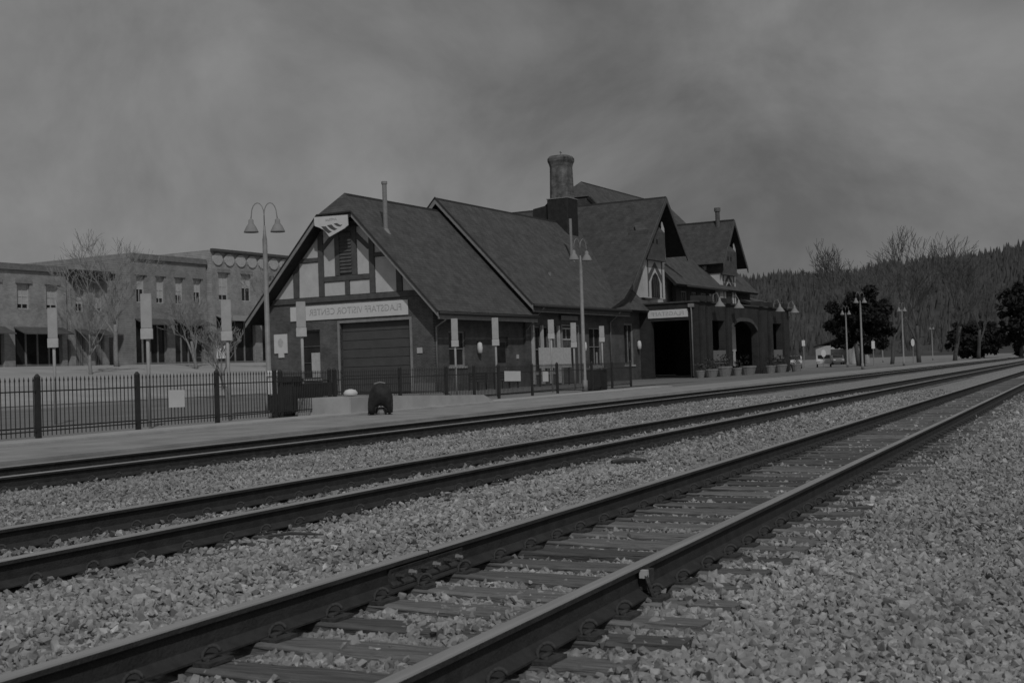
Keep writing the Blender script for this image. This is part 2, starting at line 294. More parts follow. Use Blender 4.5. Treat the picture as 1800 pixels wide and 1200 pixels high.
# ballast stones, one uncountable mass
def rock(seed, npt):
    r_ = np.random.default_rng(seed); b_ = bmesh.new(); d = r_.normal(size=(npt, 3)); d /= np.linalg.norm(d, axis=1)[:, None]; d *= r_.uniform(.8, 1.15, (npt, 1))
    for q in d: b_.verts.new(q)
    h = bmesh.ops.convex_hull(b_, input=b_.verts); bmesh.ops.delete(b_, geom=[q for q in b_.verts if not q.link_faces], context='VERTS'); bmesh.ops.recalc_face_normals(b_, faces=b_.faces); b_.verts.index_update()
    v_ = np.array([q.co[:] for q in b_.verts]); f_ = np.array([[q.index for q in f.verts] for f in b_.faces]); b_.free(); return v_, f_
def stones(name, label, x0, x1, y0, y1, dens, smin, smax, npt=11, far=1e9, near=0):
    n = int((x1 - x0) * (y1 - y0) * dens); x = RNG.uniform(x0, x1, n); y = RNG.uniform(y0, y1, n)
    ang = np.arctan2(y, x); dist = np.hypot(x, y); keep = (ang > R(-12)) & (ang < R(62)) & (dist < far) & (dist >= near)    # the stretch of track ahead of the tripod
    x, y = x[keep], y[keep]; n = len(x); keep = np.ones(n, bool); lift = np.zeros(n)
    for i, (pa, ps) in enumerate(zip(TR, (pos1, pos2, pos3))):
        for yr in pa: keep &= np.abs(y - yr) > .085
        ps = np.array(ps); k_ = np.clip(np.searchsorted(ps, x), 1, len(ps) - 1); dx = np.minimum(np.abs(x - ps[k_]), np.abs(x - ps[k_ - 1]))
        on = (np.abs(y - TCN[i]) < 1.3) & (dx < .128)
        pr_ = (.97, .35, .55)[i]
        if i == 0: pr_ = np.where(np.exp(-((x - 6.0) / .75) ** 2 - ((y - 3.0) / .45) ** 2) > .35, .35, np.where(np.abs(y - TCN[0]) > 1.0, .92, pr_))      # a drift of stone hides the ties near the joint
        keep &= ~(on & (RNG.random(n) < pr_)); lift += np.where(on, .03, 0)
        nearr = np.minimum(np.abs(y - pa[0]), np.abs(y - pa[1])) < .16; lift -= np.where(nearr & ~on, .012, 0)
    x, y, lift = x[keep], y[keep], lift[keep]; n = len(x)
    s = smin + (smax - smin) * RNG.random(n) ** 1.7; which = RNG.integers(0, 14, n); PV = []; PF = []; TN = []; off = 0
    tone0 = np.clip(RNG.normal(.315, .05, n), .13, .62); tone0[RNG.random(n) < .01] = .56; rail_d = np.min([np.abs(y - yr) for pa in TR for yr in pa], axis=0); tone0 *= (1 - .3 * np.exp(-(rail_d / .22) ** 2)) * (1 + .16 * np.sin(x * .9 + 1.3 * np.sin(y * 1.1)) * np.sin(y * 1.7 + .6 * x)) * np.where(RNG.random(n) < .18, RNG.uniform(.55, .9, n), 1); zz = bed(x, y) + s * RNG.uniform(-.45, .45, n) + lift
    for k in range(14):
        ix = np.where(which == k)[0]; m_ = len(ix); iv, jf = rock(100 + k, npt); K = len(iv)
        sc = s[ix][:, None] * RNG.uniform(.7, 1.35, (m_, 3)); sc[:, 2] *= .75
        q = RNG.normal(size=(m_, 4)); q /= np.linalg.norm(q, axis=1)[:, None]; a, b_, c, d = q.T
        M = np.stack([1 - 2 * (c * c + d * d), 2 * (b_ * c - a * d), 2 * (b_ * d + a * c), 2 * (b_ * c + a * d), 1 - 2 * (b_ * b_ + d * d), 2 * (c * d - a * b_), 2 * (b_ * d - a * c), 2 * (c * d + a * b_), 1 - 2 * (b_ * b_ + c * c)], -1).reshape(m_, 3, 3)
        P = np.einsum('nij,nkj->nki', M, iv[None] * sc[:, None, :]) + np.stack([x[ix], y[ix], zz[ix]], -1)[:, None, :]
        PV.append(P.reshape(-1, 3)); PF.append((jf[None] + (np.arange(m_) * K)[:, None, None]).reshape(-1, 3) + off); off += m_ * K; TN.append(np.repeat(tone0[ix], K))
    PV = np.concatenate(PV); PF = np.concatenate(PF); nf = len(PF); me = bpy.data.meshes.new(name)
    me.vertices.add(len(PV)); me.vertices.foreach_set('co', PV.reshape(-1).astype(np.float32)); me.loops.add(nf * 3); me.polygons.add(nf)
    me.loops.foreach_set('vertex_index', PF.reshape(-1).astype(np.int32)); me.polygons.foreach_set('loop_start', np.arange(0, nf * 3, 3, dtype=np.int32)); me.polygons.foreach_set('use_smooth', [False] * nf); me.update(calc_edges=True)
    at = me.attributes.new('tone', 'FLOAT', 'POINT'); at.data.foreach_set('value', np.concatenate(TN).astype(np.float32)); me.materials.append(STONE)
    o = obj(name, me); return tag(o, label, 'gravel', kind='stuff')
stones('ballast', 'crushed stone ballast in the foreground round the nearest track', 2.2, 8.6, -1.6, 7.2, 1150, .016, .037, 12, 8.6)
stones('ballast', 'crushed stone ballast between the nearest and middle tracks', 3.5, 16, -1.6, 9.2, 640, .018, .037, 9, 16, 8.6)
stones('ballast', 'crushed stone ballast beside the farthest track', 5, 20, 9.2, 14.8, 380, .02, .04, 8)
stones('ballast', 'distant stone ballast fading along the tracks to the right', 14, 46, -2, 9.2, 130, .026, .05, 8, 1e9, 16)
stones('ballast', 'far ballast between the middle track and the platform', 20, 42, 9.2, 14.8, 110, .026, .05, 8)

# ------------------------------------------------------------------ STATION
ST = thing('station_building', 'long brick railway station with steep shingled roofs and half-timbered gable', 'building', (O.x, O.y, 0), ROT)
def part(b, name, mt, parent=ST, **k): return b.build(name, mt, parent, **k)
def slab(b, poly, th=.22, mi=0):
    p = [Vector(q) for q in poly]; n = (p[1] - p[0]).cross(p[2] - p[0]).normalized()
    if n.z < 0: n = -n
    return b.prism(p, -n * th, mi)
def roof_part(name, polys, mt, parent=ST, th=.22):
    """shingled top with a plain dark underside"""
    b = MB()
    for poly in polys:
        p = [Vector(q) for q in poly]; n = (p[1] - p[0]).cross(p[2] - p[0]).normalized()
        if n.z < 0: p.reverse(); n = -n
        k = len(p); q = [a - n * th for a in p]
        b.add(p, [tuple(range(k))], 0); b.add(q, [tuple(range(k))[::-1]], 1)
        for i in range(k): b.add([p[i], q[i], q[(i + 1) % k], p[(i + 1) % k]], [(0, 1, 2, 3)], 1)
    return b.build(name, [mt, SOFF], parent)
def wall(b, axis, a0, a1, w0, w1, d0, d1, ops=()):
    """wall in u or v with openings (a0,a1,w0,w1)"""
    A = sorted({a0, a1, *[o[0] for o in ops], *[o[1] for o in ops]}); W = sorted({w0, w1, *[o[2] for o in ops], *[o[3] for o in ops]})
    for i in range(len(A) - 1):
        for j in range(len(W) - 1):
            ca, cw = (A[i] + A[i + 1]) / 2, (W[j] + W[j + 1]) / 2
            if any(o[0] < ca < o[1] and o[2] < cw < o[3] for o in ops): continue
            if axis == 'u': b.box(A[i], A[i + 1], d0, d1, W[j], W[j + 1])
            else: b.box(d0, d1, A[i], A[i + 1], W[j], W[j + 1])
    return b
def window(axis, a0, a1, w0, w1, d, parent=ST, nx=2, ny=2, fr=.09, fm=None, name='window', sill=True):
    """frame with glazing bars, recessed; d = outer face of the wall, wall goes to +d"""
    f = MB()
    def bxs(b, p0, p1, q0, q1, e0, e1):
        if axis == 'u': b.box(p0, p1, d + e0, d + e1, q0, q1)
        else: b.box(d + e0, d + e1, p0, p1, q0, q1)
    bxs(f, a0 + .002, a0 + fr, w0, w1, .08, .17); bxs(f, a1 - fr, a1 - .002, w0, w1, .08, .17); bxs(f, a0 + fr, a1 - fr, w0, w0 + fr, .08, .17); bxs(f, a0 + fr, a1 - fr, w1 - fr, w1 - .002, .08, .17)
    for i in range(1, nx): x = a0 + (a1 - a0) * i / nx; bxs(f, x - .025, x + .025, w0 + fr, w1 - fr, .1, .15)
    for j in range(1, ny): z = w0 + (w1 - w0) * j / ny; bxs(f, a0 + fr, a1 - fr, z - .025, z + .025, .105, .148)
    o = f.build(name, fm or TRIM, parent); g = MB(); bxs(g, a0, a1, w0, w1, .16, .2); g.build('pane', GLASS, o)
    if sill: s = MB(); bxs(s, a0 - .1, a1 + .1, w0 - .12, w0 - .002, -.06, .16); s.build('sill', CONC, o)
    return o
# --- gable wing
g = MB(); wall(g, 'v', 0, 11.4, 0, 5.0, 0, .3, [(1.49, 6.2, -1, 3.98), (7.6, 9.0, .9, 3.7)])
g.prism([(0, 0, 5.0), (0, 11.4, 5.0), (0, 7.0, 9.66), (0, 4.4, 9.66)], (.3, 0, 0)); part(g, 'gable_wall', BRICK_V)
g = MB(); wall(g, 'u', .31, 10.2, 0, 4.95, 0, .3, [(1.55, 3.3, 1.35, 3.3), (6.75, 8.25, -1, 3.0)]); part(g, 'side_wall', BRICK_U); part(wall(MB(), 'u', .31, 10.2, 0, 4.95, 11.1, 11.4), 'back_wall', BRICK_U)
rl = lambda v: 4.95 + 1.06 * min(v, 11.4 - v)
cells = [[(10.75, 5.56), (9.37, 5.56), (9.37, 7.0)], [(8.96, 5.56), (7.55, 5.56), (7.55, 7.52), (8.9, 7.52)], [(8.68, 7.78), (7.55, 7.78), (7.55, 8.9)],
         [(7.15, 6.65), (6.37, 6.65), (6.37, 9.3), (7.15, 9.3)], [(4.83, 6.65), (4.03, 6.65), (4.03, 9.0), (4.4, 9.3), (4.83, 9.3)], [(7.15, 5.56), (5.72, 5.56), (5.72, 6.33), (7.15, 6.33)], [(5.38, 5.56), (4.03, 5.56), (4.03, 6.33), (5.38, 6.33)],
         [(3.64, 5.56), (2.26, 5.56), (2.26, 7.2), (2.55, 7.52), (3.64, 7.52)], [(3.64, 7.78), (2.8, 7.78), (3.64, 8.6)], [(1.84, 5.56), (.7, 5.56), (1.84, 6.75)]]
for c in cells: part(MB().prism([(-.02, a, z) for a, z in c], (.018, 0, 0)), 'stucco_panel', STUC)
tb = [(8.98, 9.35, 5.54, 7.0), (7.17, 7.53, 5.54, 9.0), (3.66, 4.01, 5.54, 8.8), (1.86, 2.24, 5.54, 6.9), (6.02, 6.35, 6.64, 9.4), (4.85, 5.18, 6.64, 9.4), (4.02, 7.16, 6.35, 6.63), (5.4, 5.7, 5.54, 6.34), (7.54, 8.97, 7.54, 7.76), (2.4, 3.65, 7.54, 7.76), (.5, 10.9, 5.23, 5.53), (5.19, 6.01, 8.79, 9.05)]
for a0, a1, z0, z1 in tb: part(MB().box(-.09, -.002, a0, a1, z0, z1), 'timber', TIMB, bevel=.012)
for sg in (1, -1):
    c = 5.7; part(MB().prism([(-.07, c + sg * 1.85, 8.1), (-.07, c + sg * 1.6, 8.0), (-.07, c + sg * .2, 9.25), (-.07, c + sg * .2, 9.6)], (.05, 0, 0)), 'timber', TIMB)
lv = part(MB().box(-.03, -.003, 5.19, 6.01, 6.75, 8.78), 'louvre', TIMB)
for k in range(10): part(MB().prism([(-.1, 5.2, 6.8 + k * .195), (-.04, 5.2, 6.95 + k * .195), (-.03, 5.2, 6.93 + k * .195), (-.09, 5.2, 6.78 + k * .195)], (0, .8, 0)), 'louvre_slat', TIMB, lv)
# garage door
gd = part(MB().box(.24, .28, 1.49, 6.2, 0, 3.98), 'garage_door', DOORM)
for k in range(8):
    for j in range(1): part(MB().box(.20, .239, 1.52, 6.17, .02 + k * .495, .02 + k * .495 + .48), 'door_panel', DOORM, gd, bevel=.015)
part(MB().box(-.05, .2, 6.2, 6.34, 0, 4.12).box(-.05, .2, 1.35, 1.49, 0, 4.12).box(-.05, .2, 1.491, 6.199, 3.98, 4.12), 'door_frame', TRIM)
window('v', 7.6, 9.0, .9, 3.7, 0, nx=1, ny=3, fm=TIMB); part(MB().box(.06, .09, 7.7, 8.3, 1.0, 2.4), 'window_notice', WORN)
part(MB().box(-.05, -.002, .72, 1.05, 2.12, 2.42), 'meter_box', WORN)
part(MB().box(-.06, -.002, 0.0, 11.4, 0, .55), 'plinth', mat('plinth', .2, .2, 2)) if False else None
part(MB().box(-.08, -.002, 6.36, 11.4, 0, .5), 'plinth', CONC3); part(MB().box(-.08, -.002, .0, 1.33, 0, .5), 'plinth', CONC3)
# gable wing roof
ra, wa = -.9, 4.3
R1 = roof_part('roof', [[(-.85, ra, wa), (10.6, ra, wa), (10.6, 5.7, 11.3), (.15, 5.7, 11.3), (-.85, 4.53, 10.06)], [(-.85, 12.3, wa), (10.6, 12.3, wa), (10.6, 5.7, 11.3), (.15, 5.7, 11.3), (-.85, 6.87, 10.06)], [(.15, 5.7, 11.3), (-.85, 6.87, 10.06), (-.85, 4.53, 10.06)]], SH_U)
def rake(p0, p1, mt=TRIM, hh=.26, off=(-.05, 0, 0), parent=R1):
    p0, p1 = Vector(p0), Vector(p1); part(MB().prism([p0 + Vector((0, 0, .03)), p1 + Vector((0, 0, .03)), p1 + Vector((0, 0, -.055)), p0 + Vector((0, 0, -.055))], (-.11, 0, 0)), 'drip_edge', GUT, parent); return part(MB().prism([p0 + Vector((0, 0, -.06)), p1 + Vector((0, 0, -.06)), p1 + Vector((0, 0, -.06 - hh)), p0 + Vector((0, 0, -.06 - hh))], off), 'bargeboard', mt, parent)
rake((-.852, ra, wa), (-.852, 4.53, 10.06)); rake((-.852, 12.3, wa), (-.852, 6.87, 10.06)); rake((-.852, 4.53, 10.06), (-.852, 6.87, 10.06), SOFF)
def gutter(p0, p1, parent, r=.085): return part(MB().tube([p0, p1], r, 8), 'gutter', GUT, parent, smooth=True)
gutter((-.8, ra - .06, wa - .12), (10.5, ra - .06, wa - .12), R1); part(MB().box(-.8, 10.5, ra + .03, ra + .08, wa - .42, wa - .15), 'fascia', TRIM, R1)
part(MB().tube([(1.2, 3.7, 8.9), (1.2, 3.7, 11.75)], .13, 10).tube([(1.2, 3.7, 11.7), (1.2, 3.7, 11.85)], .17, 10).lathe([(.32, 0), (.14, .35)], (1.2, 3.7, 8.85), 10), 'vent_pipe', GALV, R1, smooth=False)
def downspout(pts): return part(MB().tube(pts, .055, 8), 'downspout', TRIM, smooth=True)
downspout([(.3, -.95, 4.15), (.3, -.6, 3.85), (.15, -.1, 3.5), (.15, -.1, .1)]); downspout([(10.3, -.95, 4.15), (10.3, -.5, 3.8), (10.35, -.1, 3.4), (10.35, -.1, .1)])
# side wall fittings
window('u', 1.55, 3.3, 1.35, 3.3, 0); dd = part(MB().box(6.76, 8.24, .12, .17, 0, 2.99), 'door', TIMB); part(MB().box(6.95, 8.05, .1, .119, 1.5, 2.7), 'pane', GLASS, dd); part(MB().tube([(8.0, .06, 1.05), (8.0, .06, 1.2)], .02, 6), 'handle', GALV, dd)
def sconce(u_, v_, w_): s = part(MB().lathe([(.05, -.3), (.14, -.25), (.16, 0), (.13, .28), (.04, .34)], (u_, v_ - .17, w_), 10), 'wall_lantern', WHITE, smooth=True); part(MB().box(u_ - .04, u_ + .04, v_ - .06, v_ - .003, w_ - .1, w_ + .4), 'bracket', DARKM, s)
sconce(4.6, 0, 2.34); sconce(18.1, -.15, 2.4); sconce(27.4, -.15, 2.5)
part(MB().box(9.2, 9.45, -.05, -.003, 1.7, 1.95), 'meter_box', WORN)
# --- waiting-room wing
g = MB(); wall(g, 'u', 10.21, 27.99, 0, 5.9, -.15, .2, [(11.2, 14.3, .8, 3.7), (15.1, 17.4, -1, 3.75), (19.2, 21.2, 1.1, 3.7), (25.1, 26.8, 1.1, 4.1)]); part(g, 'waiting_room_wall', BRICK_U); part(MB().box(10.61, 27, 11.0, 11.3, 0, 5.5), 'back_wall', BRICK_U)
g = MB(); g.prism([(10.22, .21, 4.6), (10.22, 10.99, 4.6), (10.22, 10.99, 5.9), (10.22, 5.7, 11.7), (10.22, .21, 5.9)], (.25, 0, 0)); part(g, 'end_wall', BRICK_V)
R2 = roof_part('roof', [[(9.7, -1.0, 5.0), (29.5, -1.0, 5.0), (29.5, 5.7, 12.05), (9.7, 5.7, 12.05)], [(9.7, 12.4, 5.0), (29.5, 12.4, 5.0), (29.5, 5.7, 12.05), (9.7, 5.7, 12.05)]], SH_U)
rake((9.698, -1.0, 5.0), (9.698, 5.7, 12.05), TRIM, .34, parent=R2); rake((9.698, 12.4, 5.0), (9.698, 5.7, 12.05), TRIM, .34, parent=R2)
gutter((9.75, -1.06, 4.88), (24.4, -1.06, 4.88), R2, .1); part(MB().box(9.75, 24.4, -.96, -.9, 4.5, 4.85), 'fascia', TIMB, R2)
for u_ in (11.0, 22.5): downspout([(u_, -1.05, 4.8), (u_, -.7, 4.45), (u_ + .05, -.25, 4.1), (u_ + .05, -.25, .1)])
window('u', 11.2, 14.3, .8, 3.7, -.15, nx=3, ny=2); 
for u_ in (11.0, 12.2, 13.3, 14.5): part(MB().box(u_ - .1, u_ + .1, -.3, -.153, .1, 3.75), 'pilaster', WORN)
dd = part(MB().box(15.1, 17.4, -.02, .04, 0, 3.74), 'double_door', TIMB)
for u_ in (15.2, 16.3): 
    part(MB().box(u_, u_ + 1.0, -.06, -.021, .05, 2.75), 'door_leaf', TIMB, dd, bevel=.01)
    arch = [(u_ + .5 + .33 * math.cos(a), -.075, 2.05 + .4 * math.sin(a)) for a in np.linspace(0, math.pi, 9)] + [(u_ + .17, -.075, 1.2), (u_ + .83, -.075, 1.2)]; part(MB().prism(arch, (0, .014, 0)), 'pane', GLASS, dd)
part(MB().box(15.2, 17.3, -.05, -.021, 2.85, 3.65), 'transom', WORN, dd); 
for k in range(3): part(MB().box(15.3 + k * .67, 15.85 + k * .67, -.065, -.051, 2.95, 3.55), 'pane', GLASS, dd)
part(MB().box(14.95, 15.09, -.22, .05, 0, 3.85).box(17.41, 17.55, -.22, .05, 0, 3.85).box(15.091, 17.409, -.22, .05, 3.752, 3.85), 'door_frame', TRIM)
window('u', 19.2, 21.2, 1.1, 3.7, -.15, nx=2, ny=2); window('u', 25.1, 26.8, 1.1, 4.1, -.15, nx=2, ny=1, fr=.14)
part(MB().tube([(22.6, 2.6, 8.4), (22.6, 2.6, 11.6)], .11, 10).lathe([(.3, 0), (.12, .35)], (22.6, 2.6, 8.45), 10), 'vent_pipe', GALV, R2)
part(MB().box(16.0, 16.12, 1.0, 1.12, 7.0, 7.35), 'roof_vent', GALV, R2)
# chimney with tarred base and corbelled brick top
def oct_(u0, u1, v0, v1, z, c=.32): return [(u0 + c, v0, z), (u1 - c, v0, z), (u1, v0 + c, z), (u1, v1 - c, z), (u1 - c, v1, z), (u0 + c, v1, z), (u0, v1 - c, z), (u0, v0 + c, z)]
ch = MB(); lv_ = [(10.5, 0), (13.62, 0)]; base = MB().prism(oct_(26.4, 28.2, 4.65, 6.35, 10.2, .05), (0, 0, 3.55)); CH = part(base, 'chimney', mat('tar', .03, .4, 3))
rings = [(13.75, .0), (16.15, -.05), (16.4, .0), (16.6, .07), (16.82, .07), (17.0, -.04)]; part(MB().prism([(26.7, 6.36, 10.5), (26.7, 6.36, 13.6), (26.7, 6.7, 13.3), (26.7, 7.7, 13.15), (26.7, 7.9, 10.5)], (1.2, 0, 0)), 'saddle', mat('tar', .03, .4, 3), CH); b = MB(); k0 = None
for z, e in rings: b.v += oct_(26.48 - e, 28.12 + e, 4.73 - e, 6.27 + e, z, .3)
for i in range(len(rings) - 1):
    for j in range(8): b.f.append((i * 8 + j, i * 8 + (j + 1) % 8, (i + 1) * 8 + (j + 1) % 8, (i + 1) * 8 + j)); b.m.append(0)
b.f += [tuple(range(8))[::-1], tuple(range((len(rings) - 1) * 8, len(rings) * 8))]; b.m += [0, 0]
part(b, 'chimney_shaft', mat('chimney_brick', .115, .75, 1.7, pattern=((1, 2), .22, .075, .011, 1.3)), CH); part(MB().prism(oct_(26.36, 28.24, 4.61, 6.39, 13.71, .05), (0, 0, .06)), 'flashing', GALV, CH)
part(MB().tube([(27.3, 5.5, 16.9), (27.3, 5.5, 17.4)], .02, 5).tube([(27.1, 5.5, 17.3), (27.5, 5.5, 17.3)], .02, 5), 'finial', DARKM, CH)
# --- cross wing with jettied gable
prof = [(32, 13.85), (28, 9.8), (25, 6.85), (23.4, 5.75), (21.2, 5.02)]
polys = []
for (ua, za), (ub, zb) in zip(prof, prof[1:]):
    v0 = -1.0; polys.append([(ua, v0, za), (ub, v0, zb), (ub, 13.5, zb), (ua, 13.5, za)])
polys.append([(32, -1, 13.85), (36.05, -1, 9.67), (36.05, 13.5, 9.67), (32, 13.5, 13.85)])
R3 = roof_part('roof', polys, SH_V)
def rake3(p0, p1, parent): p0, p1 = Vector(p0), Vector(p1); part(MB().prism([p0, p1, p1 - Vector((0, 0, .42)), p0 - Vector((0, 0, .42))], (0, -.07, 0)), 'bargeboard', TIMB, parent)
rake3((32, -1.003, 13.8), (36.1, -1.003, 9.58), R3); rake3((32, -1.003, 13.8), (25, -1.003, 6.8), R3)
g = MB(); g.prism([(24.8, .9, 5.0), (38.0, .9, 5.0), (38.0, .9, 7.2), (36, .9, 9.3), (32, .9, 13.5), (25.3, .9, 6.6)], (0, .3, 0)); part(g, 'cross_gable_wall', STUC)
for u_ in (26.6, 27.9): part(MB().box(u_ - .22, u_ + .22, .84, .898, 5.0, 7.7 + (u_ - 26.6)), 'timber', TIMB)
def bay(u0, u1, vb, zb, zm, zt, parent=ST):
    """oriel: stucco lower stage with pointed window, shingled upper stage under the hood"""
    b = MB(); B = part(b.box(u0, u1, vb, .897, zb, zm), 'oriel_bay', STUC, parent); cu = (u0 + u1) / 2
    part(MB().box(u0 + .35, u1 - .45, vb - .32, .85, zm + .02, zt - .5).prism([(u0 + .35, vb - .32, zt - .5), (u1 - .45, vb - .32, zt - .5), (u1 - .9, vb - .02, zt), (u0 + .8, vb - .02, zt)], (0, .9, 0)), 'shingled_stage', SH_U, B)
    part(MB().box(u0 + .3, u1 - .4, vb - .36, vb - .003, zm - .12, zm + .02), 'sill_beam', TIMB, B)
    cu += .2; pa = [(cu - .78, vb - .05, zb + .05), (cu + .78, vb - .05, zb + .05), (cu + .78, vb - .05, zb + 1.25), (cu + .45, vb - .05, zb + 1.7), (cu, vb - .05, zb + 1.95), (cu - .45, vb - .05, zb + 1.7), (cu - .78, vb - .05, zb + 1.25)]; part(MB().prism(pa, (0, .047, 0)), 'pointed_window', GLASS, B)
    for k in range(1, 4): part(MB().box(cu - .78 + .39 * k - .03, cu - .78 + .39 * k + .02, vb - .07, vb - .051, zb + .1, zb + 1.6), 'glazing_bar', TIMB, B)
    for sg in (-1, 1):
        part(MB().prism([(cu, vb - .03, zb + 2.75), (cu, vb - .03, zb + 2.35), (cu + sg * 1.3, vb - .03, zb + 1.2), (cu + sg * 1.3, vb - .03, zb + 1.75)], (0, .028, 0)), 'chevron_timber', TIMB, B)
        part(MB().box(cu + sg * 1.38 - .08, cu + sg * 1.38 + .08, vb - .03, vb - .003, zb + .1, zm - .12), 'timber', TIMB, B)
    part(MB().prism([(u1 - .35, vb - .1, zm + .1), (u1 + .15, vb - .1, zm + .1), (u1 + .05, vb - .1, zt - .1), (u1 - .35, vb - .1, zt + .4)], (0, .09, 0)), 'curved_bracket', STUC, B)
    for k in range(3): part(MB().box(u0 + .55 + k * .75, u0 + .85 + k * .75, vb - .335, vb - .321, zm + 1.15, zm + 1.5), 'bird_hole', TYRE, B)
    return B
bay(28.6, 32.9, -.3, 6.05, 9.0, 11.6)
# --- main block
R4 = roof_part('roof', [[(34.2, -.8, 7.3), (55, -.8, 7.3), (55, 8, 16.4), (36, 8, 16.4), (34.2, 6.5, 14.85)], [(34.2, 16.8, 7.3), (55, 16.8, 7.3), (55, 8, 16.4), (36, 8, 16.4), (34.2, 9.5, 14.85)], [(36, 8, 16.4), (34.2, 9.5, 14.85), (34.2, 6.5, 14.85)]], SH_U)
gutter((36.3, -.86, 7.18), (46, -.86, 7.18), R4)
part(MB().box(36.2, 36.8, 7.7, 8.3, 15.8, 16.9), 'ridge_chimney', WORN, R4) if False else None
g = MB(); wall(g, 'u', 36.1, 55, 5.0, 7.3, .05, .35, [(37.2, 38.6, 5.6, 6.9), (39.6, 40.8, 5.6, 6.9), (41.8, 43.2, 5.6, 6.9)]); part(g, 'upper_wall', BRICK_D); part(MB().box(54.7, 55, .36, 16, 0, 7.3), 'end_wall', BRICK_D); part(MB().box(33, 54.6, 15.7, 16, 0, 7.3), 'back_wall', BRICK_D)
for a in ((37.2, 38.6), (39.6, 40.8), (41.8, 43.2)): window('u', a[0], a[1], 5.6, 6.9, .05, nx=3, ny=1, sill=False)
for u_ in (43.8, 44.5): part(MB().box(u_, u_ + .45, .0, .048, 5.7, 6.9), 'white_panel', WORN)
part(MB().prism([(34.3, 6.4, 14.8), (34.3, 9.6, 14.8), (34.3, 13, 11.3), (34.3, 3, 11.3)], (.2, 0, 0)), 'hip_end', SH_V)
# second gable
R5 = roof_part('roof', [[(48, -1, 13.56), (44.7, -1, 9.5), (44.7, 7.5, 9.5), (48, 7.5, 13.56)], [(48, -1, 13.56), (51.3, -1, 9.5), (51.3, 7.5, 9.5), (48, 7.5, 13.56)]], SH_V)
rake3((48, -1.003, 13.5), (51.35, -1.003, 9.42), R5); rake3((48, -1.003, 13.5), (44.7, -1.003, 9.45), R5)
g = MB().prism([(45.3, .9, 5.4), (50.7, .9, 5.4), (50.7, .9, 9.8), (48, .9, 13.2), (45.3, .9, 9.8)], (0, 6, 0)); part(g, 'gable_tower', STUC)
bay(45.4, 49.6, -.4, 6.05, 8.7, 11.2)
part(MB().tube([(47.6, .35, 12.8), (47.6, .35, 14.5)], .2, 10).tube([(47.6, .35, 14.3), (47.6, .35, 14.62)], .28, 10), 'chimney_pot', BRICK_V)
roof_part('roof', [[(51, -2.6, 5.9), (61, -2.6, 5.9), (58, 2, 7.4), (51, 2, 7.4)], [(61, -2.6, 5.9), (61, 6.6, 5.9), (58, 2, 7.4)], [(51, 6.6, 5.9), (61, 6.6, 5.9), (58, 2, 7.4), (51, 2, 7.4)]], SH_U)
part(MB().box(50.8, 60.3, -2, 6, 0, 5.75), 'far_wing_wall', BRICK_D)
# --- arcade
AH = 5.45
g = MB(); wall(g, 'v', -4.6, -.16, 0, AH, 28, 28.5, [(-4.0, -1.05, -1, 4.2)]); part(g, 'arcade_end_wall', BRICK_E)
g = MB(); wall(g, 'u', 28.51, 50.6, 0, AH, -4.6, -4.1, [(31.1, 34.0, 1.3, 4.2), (35.5, 42.0, -1, 4.25), (46.2, 48.9, 1.3, 4.2)])
n = 12; cx, hw = 38.75, 3.25
for i in range(n):                                                     # flat segmental arch head
    a0 = -hw + 2 * hw * i / n; a1 = a0 + 2 * hw / n; z = lambda a: 4.25 - .75 * (abs(a) / hw) ** 3
    g.add([(cx + a0, -4.6, z(a0)), (cx + a1, -4.6, z(a1)), (cx + a1, -4.6, 4.26), (cx + a0, -4.6, 4.26), (cx + a0, -4.1, z(a0)), (cx + a1, -4.1, z(a1)), (cx + a1, -4.1, 4.26), (cx + a0, -4.1, 4.26)], [(0, 1, 2, 3), (7, 6, 5, 4), (0, 4, 5, 1)])
g.box(50.1, 50.6, -4.09, 0, 0, AH); part(g, 'arcade_wall', BRICK_D)
part(MB().box(28.5, 50.1, -4.1, 0, 4.75, 4.95), 'arcade_deck', ASPH)
arc = [(cx + a, -4.66, 4.25 - .75 * (abs(a) / hw) ** 3 + dz) for dz, rng in ((.28, np.linspace(-hw - .1, hw + .1, 13)), (0, np.linspace(hw + .1, -hw - .1, 13))) for a in rng]
ab = MB()
for i in range(12): ab.prism([arc[i], arc[i + 1], arc[24 - i], arc[25 - i]], (0, .058, 0))
part(ab, 'arch_ring', mat('arch_brick', .09, .3, 2))
for u_ in (28.9, 30.3, 34.7, 42.9, 45.4, 49.6): part(MB().box(u_ - .45, u_ + .45, -4.78, -4.603, 0, 5.2).box(u_ - .52, u_ + .52, -4.85, -4.0, 5.5, 5.95), 'pier', BRICK_D, bevel=.02)
part(MB().box(27.9, 50.7, -4.72, -4.0, AH + .002, AH + .12).box(27.9, 28.6, -3.99, .1, AH + .002, AH + .12), 'coping', mat('coping', .07, .3, 2))
for a0, a1 in ((31.1, 34.0), (46.2, 48.9)): part(MB().box(a0 + .05, a1 - .05, -4.64, -4.601, .95, 1.95), 'spandrel_panel', CONC3); part(MB().box(a0 - .05, a1 + .05, -4.75, -4.3, 1.18, 1.3), 'sill', CONC3)
downspout([(27.8, -4.25, 5.2), (27.88, -4.25, 4.8), (27.88, -4.25, .1)]); part(MB().box(27.75, 27.99, -4.45, -4.05, 5.1, 5.35), 'rain_hopper', GALV)
part(MB().box(28.6, 50, .02, .18, 0, 4.7), 'arcade_back_wall', BRICK_D) if False else None
